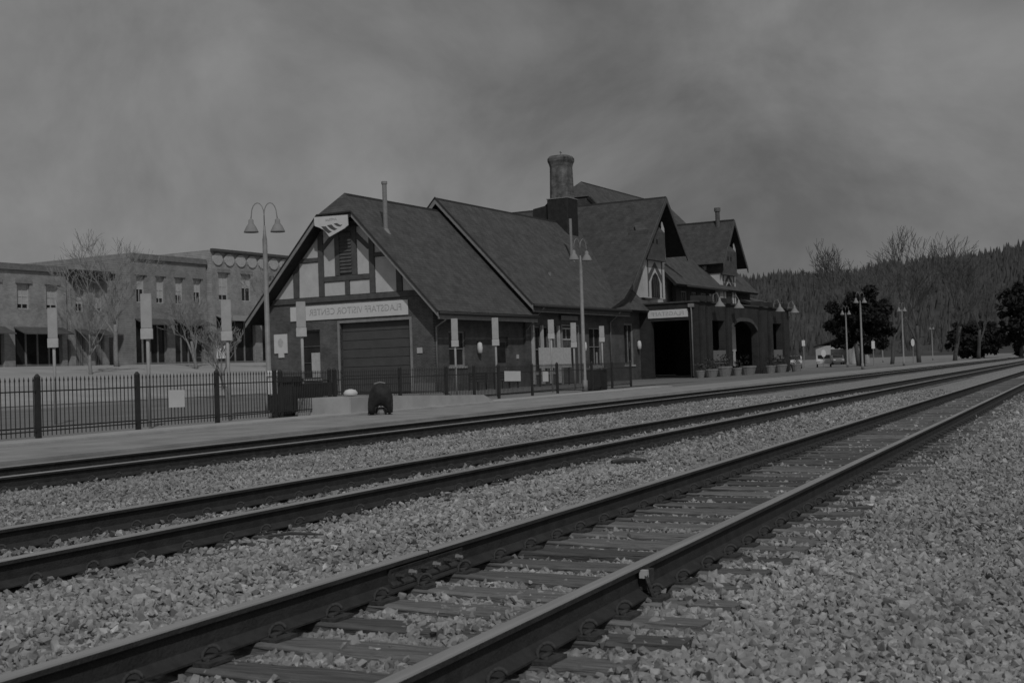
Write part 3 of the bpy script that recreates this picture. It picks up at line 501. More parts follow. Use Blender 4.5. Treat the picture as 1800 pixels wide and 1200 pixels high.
def wall_lamp(u_, w_=5.15):
    L_ = part(MB().lathe([(.42, 0), (.40, .05), (.2, .32), (.1, .45), (.09, .6), (.03, .68)], (u_, -5.25, w_), 14), 'wall_lamp', TRIM, smooth=True); part(MB().tube([(u_, -4.62, w_ + .3), (u_, -4.8, w_ + .95), (u_, -5.05, w_ + 1.05), (u_, -5.25, w_ + .66)], .03, 6), 'bracket', TRIM, L_)
for u_ in (31.2, 35.6, 46.5, 50.9): wall_lamp(u_)

# mirrored signs (the plate shows them reversed)
def sign(name, label, axis, a0, a1, w0, w1, d, texts, sk=0):
    cx_, cz = (a0 + a1) / 2, (w0 + w1) / 2; s = thing(name, label, 'sign', wl(0, 0), ROT); wd, hh = a1 - a0, w1 - w0
    b = MB(); b.box(-.045, 0, a0, a1, w0, w1) if axis == 'v' else b.box(a0, a1, -.045, 0, w0, w1)
    p_ = b.build('board', WHITE, s, (d, 0, 0) if axis == 'v' else (0, d, 0), bevel=.012)
    for txt, sz, oa, oz, mt in texts:
        me = text_mesh(txt, sz); me.materials.clear(); me.materials.append(mt)
        bbx = [v_.co.x for v_ in me.vertices]; wid = max(bbx) - min(bbx); fit = sk / wid if sk else 1
        o = obj('lettering', me, s); o.scale = (fit, 1, 1)
        if axis == 'v': o.rotation_euler = (math.pi / 2, 0, -math.pi / 2); o.location = (d - .049, cx_ + oa, cz + oz)
        else: o.rotation_euler = (math.pi / 2, 0, 0); o.location = (cx_ + oa, d - .049, cz + oz)
    return s
sign('wall_sign', 'long white sign board with dark lettering above the garage door', 'v', 1.54, 9.65, 4.235, 5.055, -.02, [('FLAGSTAFF VISITOR CENTER', .52, -.5, .03, INKF)], 6.3)
sign('wall_sign', 'small white lettered sign over the dark arcade opening', 'v', -3.95, -.85, 4.42, 5.0, 27.98, [('FLAGSTAFF', .42, 0, 0, INKF)], 2.5)
sign('wall_sign', 'narrow grey sign over the waiting room double door', 'u', 14.75, 17.2, 4.12, 4.42, -.3, [])
ST_ = bpy.data.objects['wall_sign.002']; ST_.children[0].data.materials[0] = TRIM
# logo shield on the gable
sh = thing('logo_sign', 'white shield-shaped railway logo sign under the clipped gable', 'sign', wl(0, 0), ROT); uu = -.98
outl = [(7.0, 10.0), (4.72, 9.93), (4.70, 9.35), (4.95, 9.2), (5.97, 8.88 - .06)] + [(6.03, 8.86), (6.15, 9.02), (6.35, 9.22), (6.65, 9.38), (6.98, 9.5), (7.02, 9.75)]
outl = [(a, z - .06) for a, z in outl]; MB().prism([(uu, a, z) for a, z in outl], (.06, 0, 0)).build('board', WHITE, sh)
for k, (a, b_, c, d) in enumerate([((6.52, 9.44), (6.2, 9.42), (5.8, 9.1), (6.02, 9.02)), ((6.12, 9.47), (5.8, 9.48), (5.42, 9.22), (5.62, 9.15)), ((5.65, 9.52), (5.42, 9.53), (5.06, 9.42), (5.2, 9.33))]):
    pts = []
    for t in np.linspace(0, 1, 6): pts.append((uu - .012, a[0] + (d[0] - a[0]) * t, a[1] + (d[1] - a[1]) * t - .05 * math.sin(t * math.pi) - .06))
    for t in np.linspace(1, 0, 6): pts.append((uu - .012, b_[0] + (c[0] - b_[0]) * t, b_[1] + (c[1] - b_[1]) * t - .05 * math.sin(t * math.pi) - .06))
    bb = MB()
    for i in range(5): bb.prism([pts[i], pts[i + 1], pts[10 - i], pts[11 - i]], (.011, 0, 0))
    bb.build('stripe', INK, sh)
me = text_mesh('AMTRAK', .2); me.materials.clear(); me.materials.append(INKF); obj('lettering', me, sh, (uu - .004, 5.85, 9.70), (math.pi / 2, 0, -math.pi / 2))
# notice board with stepped foot on the gable wall
nb = thing('notice_board', 'white notice board with stepped foot on the gable wall', 'board', wl(0, 0), ROT)
MB().prism([(-.06, 9.95, 2.45), (-.06, 10.2, 2.45), (-.06, 10.2, 2.2), (-.06, 10.6, 2.2), (-.06, 10.6, 2.45), (-.06, 10.9, 2.45), (-.06, 10.9, 3.55), (-.06, 9.95, 3.55)], (.055, 0, 0)).build('panel', WHITE, nb)
MB().prism([(-.068, 10.42 + .2 * math.cos(a), 3.05 + .26 * math.sin(a)) for a in np.linspace(0, 2 * math.pi, 12, endpoint=False)], (.006, 0, 0)).build('emblem', EMB, nb)

# ------------------------------------------------------------------ lamp posts
def make_lamp(loc, label, rz, group='double-arm platform lamp posts'):
    t = thing('lamp_post', label, 'lamp post', loc, rz, group)
    MB().tube([(0, 0, 0), (0, 0, .5), (0, 0, .52), (0, 0, 5.55), (0, 0, 5.65), (0, 0, 6.0)], [.13, .13, .085, .075, .055, .03], 10).build('pole', GALV, t, smooth=True)
    for s in (-1, 1):
        pts = [(0, 0, 5.95)] + [(s * (.2 - .2 * math.cos(a)), 0, 6.35 + .38 * math.sin(a)) for a in np.linspace(0, math.pi, 9)] + [(s * .42, 0, 6.2)]
        a_ = MB().tube(pts, .016, 6).build('arm', GALV, t, smooth=True)
        MB().lathe([(.235, 0), (.23, .03), (.15, .2), (.085, .29), (.08, .4), (.02, .45)], (s * .42, 0, 5.78), 14).build('lamp_shade', TRIM, a_, smooth=True)
    return t
make_lamp((32.05, 24.03, 0), 'tall double-arm lamp post left of the gable, rising above the fence', -1.0)
make_lamp((49.9, 20.4, 0), 'tall double-arm lamp post in front of the waiting room roof', -.35)
make_lamp((109.1, 18.5, 0), 'lamp post in front of the round dark evergreen, its shade against the crown', -.8)
make_lamp((137.4, 24.9, 0), 'lamp post at the left edge of the dark evergreen', -.8)
make_lamp((135.6, 18.7, 0), 'lamp post at the right edge of the dark evergreen', -.6)
make_lamp((214, 32.9, 0), 'small distant lamp post right of the evergreen trunk', -.6)
make_lamp((242, 28.1, 0), 'farthest lamp post, below the wooded hill', -.6)

# banner posts behind the fence
def banner(loc, label, rz=-1.1, ph=.85):
    t = thing('banner_post', label, 'post', loc, rz, 'pale banner posts behind the fence')
    MB().tube([(0, 0, 0), (0, 0, 3.2)], .045, 8).build('pole', BANN, t, smooth=True)
    MB().box(-.135, .135, -.09, -.047, 3.27 - ph, 3.27).build('panel', BANN, t, bevel=.01); MB().box(-.15, .15, -.1, -.047, 3.27 - ph - .27, 3.268 - ph).build('lower_panel', WORN, t, bevel=.01)
for loc, lab, ph in [((25.4, 26.4, 0), 'pale banner post, leftmost of all', .85), ((23.2, 21.0, 0), 'pale banner post beside the white notice on the fence', .85), ((26.75, 21.4, 0), 'pale banner post between the notice and the left lamp post', .85), ((29.3, 20.75, 0), 'pale banner post crossing the long garage sign', .75),
                     ((44.5, 23.9, 0), 'pale banner post under the left end of the gutter', .9), ((45.75, 22.65, 0), 'pale banner post in front of the side wall door', .9), ((50.5, 22.2, 0), 'pale banner post left of the waiting room door', .6), ((55.5, 23.2, 0), 'pale banner post right of the waiting room door', .95), ((62.1, 24.3, 0), 'pale banner post near the dark bin', .6)]: banner(loc, lab, ph=ph)

# ------------------------------------------------------------------ fences
def picket_mesh(h):
    b = MB(); b.tube([(0, 0, 0), (0, 0, h)], .011, 5); b.lathe([(.016, 0), (.018, .02), (.003, .09)], (0, 0, h), 6); return b.mesh('picket', DARKM)
PK = {}
def fence(label, p0, p1, z0f, top, posts, step=.12, skip=()):
    p0, p1 = Vector((*p0, 0)), Vector((*p1, 0)); d = (p1 - p0); Ln = d.length; d.normalize(); rz = math.atan2(d.y, d.x)
    t = thing('metal_fence', label, 'fence', p0, rz, 'black picket fences along the platform')
    for s in posts:
        z0 = z0f(s); MB().box(-.045, .045, -.045, .045, z0 - .03, top + .03).lathe([(.06, 0), (.065, .04), (.02, .1)], (0, 0, top + .03), 8).build('post', DARKM, t, (s, 0, 0))
    for zf in (lambda s: top - .22, lambda s: z0f(s) + .14):
        n_ = 24; pts = [(Ln * i / n_, 0, zf(Ln * i / n_)) for i in range(n_ + 1)]; MB().tube(pts, .019, 4).build('fence_rail', DARKM, t)
    s = .06
    while s < Ln:
        z0 = z0f(s) + .08; h = round((top - z0) * 20) / 20
        if min([abs(s - q) for q in posts] + [9]) > .06:
            if h not in PK: PK[h] = picket_mesh(h)
            obj('picket', PK[h], t, (s, 0, top - h - .02))
        s += step
    return t
fence('black metal picket fence left of the lift enclosure', (15.6, 19.15), (26.6, 19.55), lambda s: .06, 1.22, [.1, 2.45, 5.4, 8.25, 10.7])
def z2(s):
    x = 29.3 + s; return .5 - .03 * (x - 29.3) if x < 36.6 else .06
fence('black metal picket fence on the ramp and in front of the station', (29.35, 19.75), (56.4, 20.6), z2, 1.2, [0.05, 3.9, 7.1, 9.3, 11.4, 14.6, 17.3, 21.5, 24.2, 27.0])
fence('short black fence panel closing the lift enclosure', (26.6, 19.6), (29.25, 19.78), lambda s: .06, 1.2, [0.02, 2.6], .09)
# ramp
rp = MB().prism([(27.6, 18.5, -.05), (29.2, 18.5, .52), (36.4, 18.5, .3), (37.5, 18.5, 0)][1:] + [], (0, 1.1, 0)) if False else MB().prism([(28.2, 18.45, -.05), (28.2, 18.45, .5), (29.2, 18.45, .5), (36.3, 18.45, .29), (37.4, 18.45, -.05)], (0, 1.75, 0))
o = rp.build('access_ramp', CONC, bevel=.02); tag(o, 'low pale concrete ramp wall under the picket fence', 'ramp')
# lift enclosure
t = thing('wheelchair_lift', 'dark covered lift stored behind the short fence panel', 'lift', (29.8, 21.0, 0), .1)
MB().box(-1.5, 1.15, -.45, .45, .12, .9).box(-1.5, -.9, -.45, .45, .901, 1.12).build('cover', TARP, t, bevel=.06); MB().box(.2, 1.0, -.5, -.452, .28, .52).build('pale_panel', TRIM, t)
for dx in (-1.3, .9): MB().tube([(dx, -.3, .12), (dx, .3, .12)], .12, 10).build('wheel', TYRE, t)
t = thing('utility_pedestal', 'white upright box on a post left of the lift enclosure', 'utility box', (27.3, 20.35, 0), .2)
MB().box(-.12, .12, -.1, .1, .62, 1.22).build('cabinet', WHITE, t, bevel=.04); MB().box(-.16, .26, -.14, .14, 1.1, 1.3).build('hood', WHITE, t, bevel=.05); MB().tube([(0, 0, 0), (0, 0, .64)], .05, 8).build('post', DARKM, t)
# hooded bin on the platform
t = thing('hooded_bin', 'dark rounded hooded bin standing against the ramp', 'bin', (28.55, 17.7, 0), -1.05)
b = MB(); prof = [(-.33, 0), (-.34, .25), (-.31, .5), (-.24, .72), (-.12, .83), (.1, .84), (.24, .76), (.33, .55), (.34, .3), (.32, 0), (.17, 0), (.14, .18), (.02, .27), (-.1, .22), (-.14, 0)]
bm = bmesh.new(); fr_ = bm.faces.new([bm.verts.new((a, -.28, z)) for a, z in prof]); ex = bmesh.ops.extrude_face_region(bm, geom=[fr_]); bmesh.ops.translate(bm, verts=[v_ for v_ in ex['geom'] if isinstance(v_, bmesh.types.BMVert)], vec=(0, .56, 0)); bmesh.ops.recalc_face_normals(bm, faces=bm.faces)
bmesh.ops.bevel(bm, geom=bm.edges[:], offset=.05, segments=3, affect='EDGES', clamp_overlap=True); me = bpy.data.meshes.new('shell'); bm.to_mesh(me); bm.free(); me.materials.append(mat('bin', .035, .5, 5, rough=.9)); me.polygons.foreach_set('use_smooth', [True] * len(me.polygons)); obj('shell', me, t)
MB().lathe([(.13, 0), (.15, .05), (.13, .17), (.05, .2)], (.02, 0, .005), 10).build('liner', TRIM, t); MB().tube([(-.16, 0, .84), (0, -.02, .88), (.14, 0, .85)], .02, 6).build('handle', TRIM, t)
# sandbag
b = MB().lathe([(.05, 0), (.2, .03), (.24, .1), (.17, .18), (.04, .21)], (0, 0, 0), 12); o = b.build('sandbag', WHITE, None, (29.0, 18.95, .5), smooth=True); o.scale = (1, .8, 1); tag(o, 'small white sandbag at the left end of the ramp', 'sandbag')
# notices on fences
def notice(label, p, wd, hh, rz=.03): o = MB().box(-wd / 2, wd / 2, -.006, .006, -hh / 2, hh / 2).build('fence_notice', WHITE, None, p); o.rotation_euler = (0, .02, rz); tag(o, label, 'notice', 'white notices hung on the fence')
notice('white square notice on the left picket fence', (22.3, 19.36, .70), .55, .4); notice('wide white notice on the fence, right of the bench', (41.9, 20.07, .84), 1.5, .38); notice('narrow white notice on the fence below the banner board', (45.2, 20.17, .76), .55, .4)
# enclosed bin right of the fence
t = thing('litter_bin', 'dark square litter bin with pale lid by the right fence end', 'bin', (52.6, 20.95, 0), .1)
MB().box(-.55, .55, -.4, .4, 0, .92).build('body', DARKM, t, bevel=.03); MB().box(-.6, .6, -.45, .45, .921, 1.02).build('lid', TRIM, t, bevel=.03); MB().tube([(.3, 0, 1.0), (.3, 0, 1.75)], .04, 6).build('post', TRIM, t)
# station furniture
def bench(u_, v_, label):
    t = thing('bench', label, 'bench', wl(u_, v_), ROT, 'benches against the station wall')
    for k in range(3): MB().box(-1, 1, -.25 + k * .17, -.12 + k * .17, .44, .48).build('seat_slat', DARKM, t)
    for k in range(3): MB().box(-1, 1, .27, .31, .55 + k * .15, .66 + k * .15).build('back_slat', DARKM, t)
    for x in (-.9, .9): MB().box(x - .04, x + .04, -.25, -.17, 0, .44).build('leg', DARKM, t); MB().box(x - .04, x + .04, .31, .36, 0, .98).build('leg', DARKM, t)
bench(2.9, -1.3, 'dark slatted bench under the side wall window'); bench(5.6, -1.3, 'dark slatted bench left of the side wall door')
t = thing('banner_board', 'large white banner board on posts before the waiting room door', 'board', wl(8.35, -2), ROT)
MB().box(0, 4.2, -.03, .03, 1.08, 2.3).build('panel', WORN, t); 
for x in (.15, 4.05): MB().tube([(x, .08, 0), (x, .08, 2.4)], .05, 6).build('post', DARKM, t)
# planters along the arcade
def pot(i, u_, v_, r, h, label):
    t = thing('flower_pot', label, 'planter', wl(u_, v_), i * .7, 'planters in front of the arcade')
    MB().lathe([(r * .7, 0), (r * .95, h * .8), (r, h * .82), (r, h), (r * .85, h), (r * .8, h * .85)], k=14).build('pot', POT, t, smooth=False)
    q = random.Random(i); b = MB()
    for k in range(70):
        a = q.uniform(0, 6.28); rr = r * q.uniform(0, 1.1); z = h + q.uniform(0, .9) * r * 1.6; c = Vector((rr * math.cos(a), rr * math.sin(a), z)); e1 = Vector((q.uniform(-1, 1), q.uniform(-1, 1), q.uniform(-1, 1))).normalized() * .1; e2 = e1.orthogonal().normalized() * .05
        b.add([c - e1, c + e2, c + e1, c - e2], [(0, 1, 2, 3)])
    b.build('plant', LEAF, t)['kind'] = 'stuff'
for i, (u_, r, h, lab) in enumerate([(25.6, .34, .55, 'flower pot at the arcade corner by the downspout'), (27.9, .5, .6, 'second flower pot from the arcade corner'), (30.6, .62, .75, 'wide leafy planter under the near arcade window'), (33.6, .38, .6, 'flower pot left of the big arch'), (36.2, .65, .7, 'wide planter standing in the big arch'), (42.0, .45, .65, 'flower pot right of the big arch'), (44.9, .55, .7, 'planter under the far arcade window'), (49.5, .5, .7, 'last planter, at the far arcade corner')]): pot(i, u_, -5.6, r, h, lab)
t = thing('sign_board', 'white hanging sign seen inside the arcade arch', 'sign', wl(40.2, -3.2), ROT); MB().box(-.9, .4, -.04, .04, 1.9, 3.9).box(-.2, .2, -.04, .04, .7, 1.899).build('panel', WORN, t); MB().tube([(0, 0, 0), (0, 0, .7)], .04, 6).build('post', DARKM, t)

# ------------------------------------------------------------------ town buildings
def shop(name, label, u0, u1, v_, top, stone, bays, cornice, dep=14):
    base = 2.3; t = thing(name, label, 'building', wl(u0, v_, base), ROT, 'two-storey shops across the street'); wd = u1 - u0; H_ = top - base; ops = []; wn = []
    bwid = wd / bays; s2 = H_ * .55
    for i in range(bays):
        c = (i + .5) * bwid; ops.append((c - bwid * .22, c + bwid * .22, s2 + .2, s2 + .2 + H_ * .24)); wn.append(ops[-1])
    gf = []
    for i in range(max(2, bays // 2)):
        q = wd / max(2, bays // 2); gf.append((q * i + .5, q * (i + 1) - .5, -.5, s2 - 1.3))
    b = MB(); wall(b, 'u', 0, wd, -1.5, H_, 0, .45, ops + gf); b.box(0, .45, .46, dep, -1.5, H_).box(wd - .45, wd, .46, dep, -1.5, H_).box(.46, wd - .46, dep - .4, dep, -1.5, H_); b.build('wall', stone, t)
    MB().box(.46, wd - .46, .46, dep - .41, H_ - .9, H_ - .7).build('roof', ASPH, t)
    for a in wn:
        wo = window('u', a[0], a[1], a[2], a[3], .12, t, 2, 2, fm=WORN); MB().box(a[0] + .1, a[1] - .1, .255, .275, a[2] + (a[3] - a[2]) * random.choice((.2, .35, .5)), a[3] - .1).build('sky_reflection', WORN, wo)  # pale sheet over the upper pane: sky reflection put in as white colour
        MB().box(a[0] - .15, a[1] + .15, -.1, -.003, a[3] + .02, a[3] + .35).build('lintel', TRIM, t)
    for a in gf:
        f = MB().box(a[0] + .02, a[1] - .02, .3, .38, -.4, s2 - 1.32).build('shopfront', GLASS, t); n_ = 4
        for k in range(n_ + 1): x = a[0] + .05 + (a[1] - a[0] - .1) * k / n_; MB().box(x - .06, x + .06, .2, .299, -.4, s2 - 1.32).build('mullion', TRIM, f)
        MB().box(a[0] + .1, a[1] - .1, .22, .298, -.4, .45).build('stall_riser', CONC3, f)
        MB().prism([(a[0] - .1, -.003, s2 - 1.2), (a[0] - .1, -1.3, s2 - 1.75), (a[0] - .1, -1.3, s2 - 1.83), (a[0] - .1, -.003, s2 - 1.3)], (a[1] - a[0] + .2, 0, 0)).build('awning', TIMB if cornice != 'arc' else TRIM, t)
    if cornice == 'arc':
        MB().box(-.1, wd + .1, -.35, -.003, H_ - .15, H_ + .1).build('cornice', TIMB, t); n_ = bays * 2
        for k in range(n_):
            c = (k + .5) * wd / n_; rr = wd / n_ * .42; MB().prism([(c + rr * math.cos(a), -.12, H_ - .85 + rr * math.sin(a) * .85) for a in np.linspace(0, 2 * math.pi, 14, endpoint=False)], (0, .117, 0)).build('medallion', WORN, t)
    elif cornice == 'plain': MB().box(0, wd, -.2, -.003, H_ - .5, H_ - .15).box(0.02, wd - .02, -.12, -.004, H_ - .14, H_).build('cornice', CORN, t)
    else: MB().box(-.25, wd + .25, -.7, -.003, H_ - .75, H_ - .2).box(-.15, wd + .15, -.3, -.004, H_ - .19, H_).build('cornice', DARKM, t)
shop('corner_shop', 'narrow two-storey corner shop with heavy dark cornice', 14.3, 18.3, 44, 10.4, MASON, 2, 'dark')
shop('shop_building', 'plain two-storey shop left of the dark cornice', 3.0, 14.1, 44.2, 10.6, MASON, 4, 'plain')
shop('shop_building', 'plain two-storey brick shop left of the medallion cornice', 22.3, 31.8, 45.5, 12.4, MASON2, 4, 'dark' if False else 'plain')
shop('shop_building', 'taller brick shop with a row of white cornice medallions', 32.0, 58, 45.0, 13.3, MASON, 8, 'arc')
shop('shop_building', 'low brick shop at the far left edge', -12, 2.8, 44.5, 9.6, MASON2, 4, 'plain')

# ------------------------------------------------------------------ trees
def bare_tree(label, loc, h, seed, mt=BARK, spread=.55, depth=6, group='bare street trees', rmin=.012):
    q = random.Random(seed); tr = MB(); cr = MB()
    def branch(p, d, ln, r, lev):
        n_ = 4; pts = [p]; rs = [r]
        for i in range(n_):
            d = (d + Vector((q.uniform(-1, 1), q.uniform(-1, 1), q.uniform(-.2, .6))) * .16).normalized(); p = p + d * ln / n_; pts.append(p); rs.append(max(r * (1 - .4 * (i + 1) / n_), rmin))
        (tr if lev < 2 else cr).tube(pts, rs, 7 if lev < 2 else (4 if lev < 4 else 3), caps=lev < 2)
        if lev >= depth: return
        for k in range(3 if lev < 4 else 2 + (q.random() < .5)):
            a = q.uniform(.25, .75) * spread * 1.7; az = q.uniform(0, 6.28); o1 = d.orthogonal().normalized(); o2 = d.cross(o1)
            nd = (d * math.cos(a) + (o1 * math.cos(az) + o2 * math.sin(az)) * math.sin(a) + Vector((0, 0, .12))).normalized(); i = q.choice((2, 3, 4, 4)); branch(pts[i], nd, ln * q.uniform(.66, .86), rs[i] * q.uniform(.6, .8), lev + 1)
    branch(Vector((0, 0, -.3)), Vector((q.uniform(-.08, .08), q.uniform(-.08, .08), 1)).normalized(), h * .3, h * .019, 0)
    t = thing('bare_tree', label, 'tree', loc, 0, group); tr.build('trunk', mt, t, smooth=True); cr.build('crown', mt, t)['kind'] = 'stuff'
def gz(x, y): return float(hgt(x, y)) - .02
def on(u_, v_): p = wl(u_, v_); return (p[0], p[1], gz(p[0], p[1]))
for k, (u_, v_, h, lab) in enumerate([(4.5, 31, 7.5, 'bare tree before the corner shop cornice'), (12.5, 37, 12.0, 'tallest bare tree, rising above the plain shop roof'), (17, 33, 8.5, 'thin bare tree in front of the plain shop windows'), (22, 29, 9.0, 'bare tree left of the medallion cornice'), (24.5, 22, 7.5, 'bare tree before the dark shopfronts'), (10.0, 12.6, 5.4, 'small bare tree just left of the lamp post')]):
    u_ = u_ if k < 5 else -2.2; bare_tree(lab, on(u_, v_), h, 20 + k + (30 if k == 5 else 0), BARK2)
for k, (x, y, h, lab) in enumerate([(158, 27.2, 17.5, 'tall bare tree with a forked crown behind the evergreen'), (168, 24.7, 15.5, 'bare tree just right of the forked one, over the evergreen'), (186, 23.5, 19, 'bare tree in the row right of the evergreen'), (200, 20, 19, 'bare tree standing near the right end of the row'), (230, 19, 19, 'farthest bare tree of the row at the right')]): bare_tree(lab, (x, y, 0), h, 41 + k, BARK, .5, 6, 'bare trees at the right', .028)
def leafy(label, name, loc, rx, rz, zc, nleaf, size, mt, seed, trunk_r=.35):
    r_ = np.random.default_rng(seed); t = thing(name, label, 'tree', loc); MB().tube([(0, 0, -.3), (.1, 0, zc * .5), (0, 0, zc)], [trunk_r, trunk_r * .8, trunk_r * .4], 9).build('trunk', BARK, t, smooth=True)
    ncl = 110; d = r_.normal(size=(ncl, 3)); d /= np.linalg.norm(d, axis=1)[:, None]; cc = d * (r_.random(ncl) ** .45 * r_.uniform(.8, 1.12, ncl))[:, None] * np.array([rx * .85, rx * .85, rz * .85]); per = nleaf // ncl; P = []
    for c in cc:
        s = r_.uniform(.08, .22) * rx; e = r_.normal(size=(per, 3)); e /= np.linalg.norm(e, axis=1)[:, None]; P.append(c + e * (r_.random(per) ** .5)[:, None] * s * np.array([1, 1, .8]))
    P = np.concatenate(P) + np.array([0, 0, zc]); n = len(P); a = r_.normal(size=(n, 3)); a /= np.linalg.norm(a, axis=1)[:, None]; b_ = np.cross(a, r_.normal(size=(n, 3))); b_ /= np.linalg.norm(b_, axis=1)[:, None]
    s = size * r_.uniform(.6, 1.3, (n, 1)); Q = np.stack([P - a * s, P + b_ * s * .5, P + a * s, P - b_ * s * .5], 1).reshape(-1, 3); me = bpy.data.meshes.new('crown'); me.from_pydata(Q.tolist(), [], np.arange(n * 4).reshape(-1, 4).tolist()); me.materials.append(mt); obj('crown', me, t)['kind'] = 'stuff'
leafy('dark round evergreen tree behind the platform end', 'evergreen_tree', (148.5, 25.2, 0), 4.9, 4.5, 5.3, 22000, .28, LEAFD, 3)
leafy('small dark evergreen at the far arcade corner', 'evergreen_tree', (125, 33, 0), 1.9, 2.7, 3.1, 6000, .2, LEAFD, 4, .2)
leafy('low dark evergreen bush far right of the round tree', 'evergreen_tree', (262, 22, 0), 7, 4.5, 4.0, 9000, .5, LEAFD, 5)
t = thing('storage_shed', 'low pale shed behind the platform end, left of the evergreen', 'shed', (196, 33.5, 0), ROT)
MB().box(0, 6, 0, 7, 0, 3.0).build('wall', WORN, t); roof_part('roof', [[(-.3, -.3, 2.95), (6.3, -.3, 2.95), (6.3, 3.5, 4.1), (-.3, 3.5, 4.1)], [(-.3, 7.3, 2.95), (6.3, 7.3, 2.95), (6.3, 3.5, 4.1), (-.3, 3.5, 4.1)]], TRIM, t); MB().box(-.05, -.003, 2, 4.6, 0, 2.4).build('door', TIMB, t)
leafy('dark evergreen at the right edge of the wooded hill foot', 'evergreen_tree', (240, 12.5, 0), 5, 8, 7.5, 9000, .5, LEAFD, 6)

# ------------------------------------------------------------------ wooded hill
def hz(x, y):
    a = np.arctan2(y, x); r_ = np.hypot(x, y); top = np.interp(np.degrees(a), [-30, 0, 3.15, 5, 9.9, 15.2, 22, 35], [135, 122, 113, 107, 98, 92, 88, 80]) + 1.6 * np.sin(a * 60) + 1.2 * np.sin(a * 171 + 1)
    return (top * sst(800, 1500, r_) - 3) * sst(R(40), R(24), a) * sst(R(-40), R(-20), a)
A_, Rr = np.meshgrid(np.linspace(R(-40), R(40), 161), np.linspace(780, 1900, 30), indexing='ij'); X, Y = Rr * np.cos(A_), Rr * np.sin(A_); Z = hz(X, Y)
i = np.arange(161 * 30).reshape(161, 30); fs = np.stack([i[:-1, :-1], i[:-1, 1:], i[1:, 1:], i[1:, :-1]], -1).reshape(-1, 4); me = bpy.data.meshes.new('hill'); me.from_pydata(np.stack([X, Y, Z], -1).reshape(-1, 3).tolist(), [], fs.tolist()); me.materials.append(HILLM); struct(obj('hill', me), 'long wooded hill behind the railway', 'hill')
n = 15000; a = RNG.uniform(R(-25), R(27), n); r_ = 850 + 680 * RNG.random(n) ** .8; x, y = r_ * np.cos(a), r_ * np.sin(a); z = hz(x, y); h = RNG.uniform(5, 13, n) * RNG.uniform(.6, 1.25, n); vs = []; fs = []
for q in range(n):
    if z[q] < 2: continue
    wv = 1.0
    for lv in range(2):
        k = len(vs); rr = h[q] * (.27 if lv == 0 else .135) * (wv := RNG.uniform(.8, 1.4) if lv == 0 else wv); zb = z[q] + h[q] * (-.15 if lv == 0 else .34); zt = z[q] + h[q] * (.76 if lv == 0 else 1.0); ph_ = RNG.uniform(0, 6)
        for j in range(6): f = RNG.uniform(.8, 1.15); vs.append((x[q] + rr * f * math.cos(ph_ + j * 1.047), y[q] + rr * f * math.sin(ph_ + j * 1.047), zb))
        vs.append((x[q], y[q], zt)); fs += [(k + j, k + (j + 1) % 6, k + 6) for j in range(6)]
me = bpy.data.meshes.new('pine_forest'); me.from_pydata(vs, [], fs); me.materials.append(PINE); tag(obj('pine_forest', me), 'dark pine forest covering the far hill', 'forest', kind='stuff')

# ------------------------------------------------------------------ small things by the platform end
def car(label, loc, rz, mt):
    t = thing('parked_car', label, 'car', loc, rz, 'cars parked beyond the arcade')
    prof = [(-2.1, .35), (-2.15, .75), (-1.9, .95), (-1.2, 1.0), (-.65, 1.45), (.9, 1.48), (1.6, 1.05), (2.15, .95), (2.2, .4)]
    b = MB(); 
    b.prism([(a, -.86, z) for a, z in prof], (0, 1.72, 0)); b.build('body', mt, t, bevel=.08, smooth=False)
    MB().prism([(-1.22, -.7, 1.0), (-.72, -.7, 1.4), (-.74, -.7, 1.42), (-1.25, -.7, 1.02)], (0, 1.4, 0)).build('windscreen', GLASS, t)
    for s in (-1, 1): MB().prism([(-1.0, s * .865, 1.02), (-.6, s * .865, 1.38), (.85, s * .865, 1.4), (1.35, s * .865, 1.05)], (0, s * .01, 0)).build('window', GLASS, t)
    for xx in (-1.35, 1.35):
        for s in (-1, 1): wo = MB().tube([(xx, s * .70, .33), (xx, s * .88, .33)], .33, 14).build('wheel', TYRE, t)
    for s in (-1, 1): MB().box(-2.2, -2.12, s * .62 - .16, s * .62 + .16, .66, .8).build('headlight', WHITE, t)
    MB().prism([(-1.2, -.72, 1.01), (-.7, -.72, 1.45), (-.66, -.72, 1.46), (-1.14, -.72, 1.01)], (0, 1.44, 0)).build('front_glass', GLASS, t)
car('white car parked at the far corner of the arcade', (142, 31.8, 0), .22, CARP); car('pale car parked left of the round evergreen', (151, 30.2, 0), .2, CARP); car('grey car parked far behind the platform end', (190, 36, 0), .3, mat('car_grey', .2, .1, 2, rough=.3))
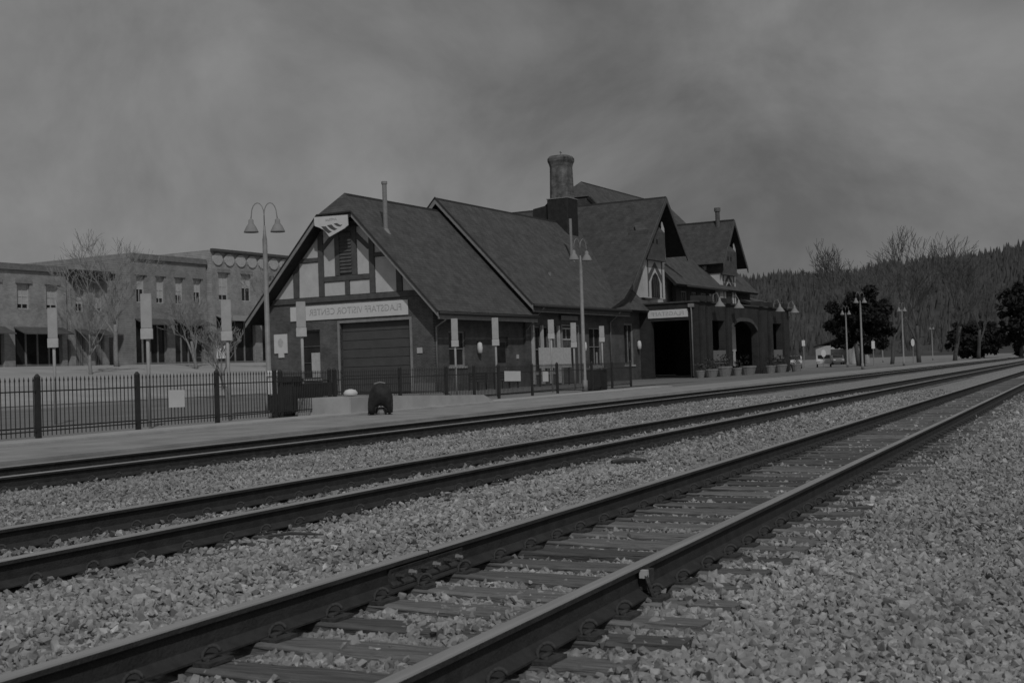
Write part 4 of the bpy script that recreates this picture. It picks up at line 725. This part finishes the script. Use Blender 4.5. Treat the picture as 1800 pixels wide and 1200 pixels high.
def street_sign(label, loc, h, wd, hh, rz=-1.3, oval=False):
    t = thing('street_sign', label, 'sign', loc, rz, 'small signs on posts'); MB().tube([(0, 0, 0), (0, 0, h)], .05, 6).build('post', TRIM, t)
    MB().prism([(wd / 2 * math.cos(a), -.06, h - hh / 2 + hh / 2 * math.sin(a)) for a in np.linspace(0, 2 * math.pi, 16 if oval else 4, endpoint=False) + (0 if oval else math.pi / 4)], (0, .02, 0)).build('panel', WHITE, t)
for lab, x, y, h, wd, hh, ov in [('white oval sign on a post right of the arcade', 118, 27.5, 3.6, .45, 1.1, True), ('white sign on a post before the pale car', 139, 30.0, 3.3, .5, .9, False), ('white low sign beside the platform end', 133, 26.6, 2.0, .5, .8, True), ('white sign on a post under the evergreen crown', 143, 23.0, 3.0, .5, 1.2, False), ('small white sign right of the evergreen trunk', 150, 19.6, 3.0, .4, .9, True)]: street_sign(lab, (x, y, 0), h, wd, hh, oval=ov)
p_ = on(5.5, 20); street_sign('white square sign on a post before the corner shop', p_, 3.1, .9, 1.2, -.7); p_ = on(16.5, 24); street_sign('pale sign on a post before the dark shopfronts', p_, 2.9, .6, .8, -.7, True)
t = thing('sandwich_board', 'white sandwich board on the street before the shops', 'board', on(15.5, 19), -.6)
for s in (-1, 1): MB().prism([(-.55, s * .45, 0), (.55, s * .45, 0), (.38, s * .06, 1.7), (-.38, s * .06, 1.7)], (0, .04, 0)).build('panel', WORN, t)
MB().box(-.12, .15, -.29, -.26, .75, 1.05).build('emblem', INK, t)
def stick(label, x, y, ln, rz, r=.014):
    z = float(bed(np.array(x), np.array(y))) + .045; b = MB().tube([(-ln / 2, 0, 0), (-ln * .1, .01, .012), (ln * .2, -.008, .005), (ln / 2, .012, -.01)], [r * .7, r, r * .9, r * .5], 6)
    o = b.build('stick', mat('dead_wood', .07, .4, 9), None, (x, y, z)); o.rotation_euler = (0, 0, rz); tag(o, label, 'stick', 'sticks lying on the ballast')
stick('dark stick on the ballast beside the middle track', 7.75, 5.6, .42, -1.0); stick('short dark piece of wood on the ballast right of the rail joint', 14.6, 5.4, .5, -.7, .04)
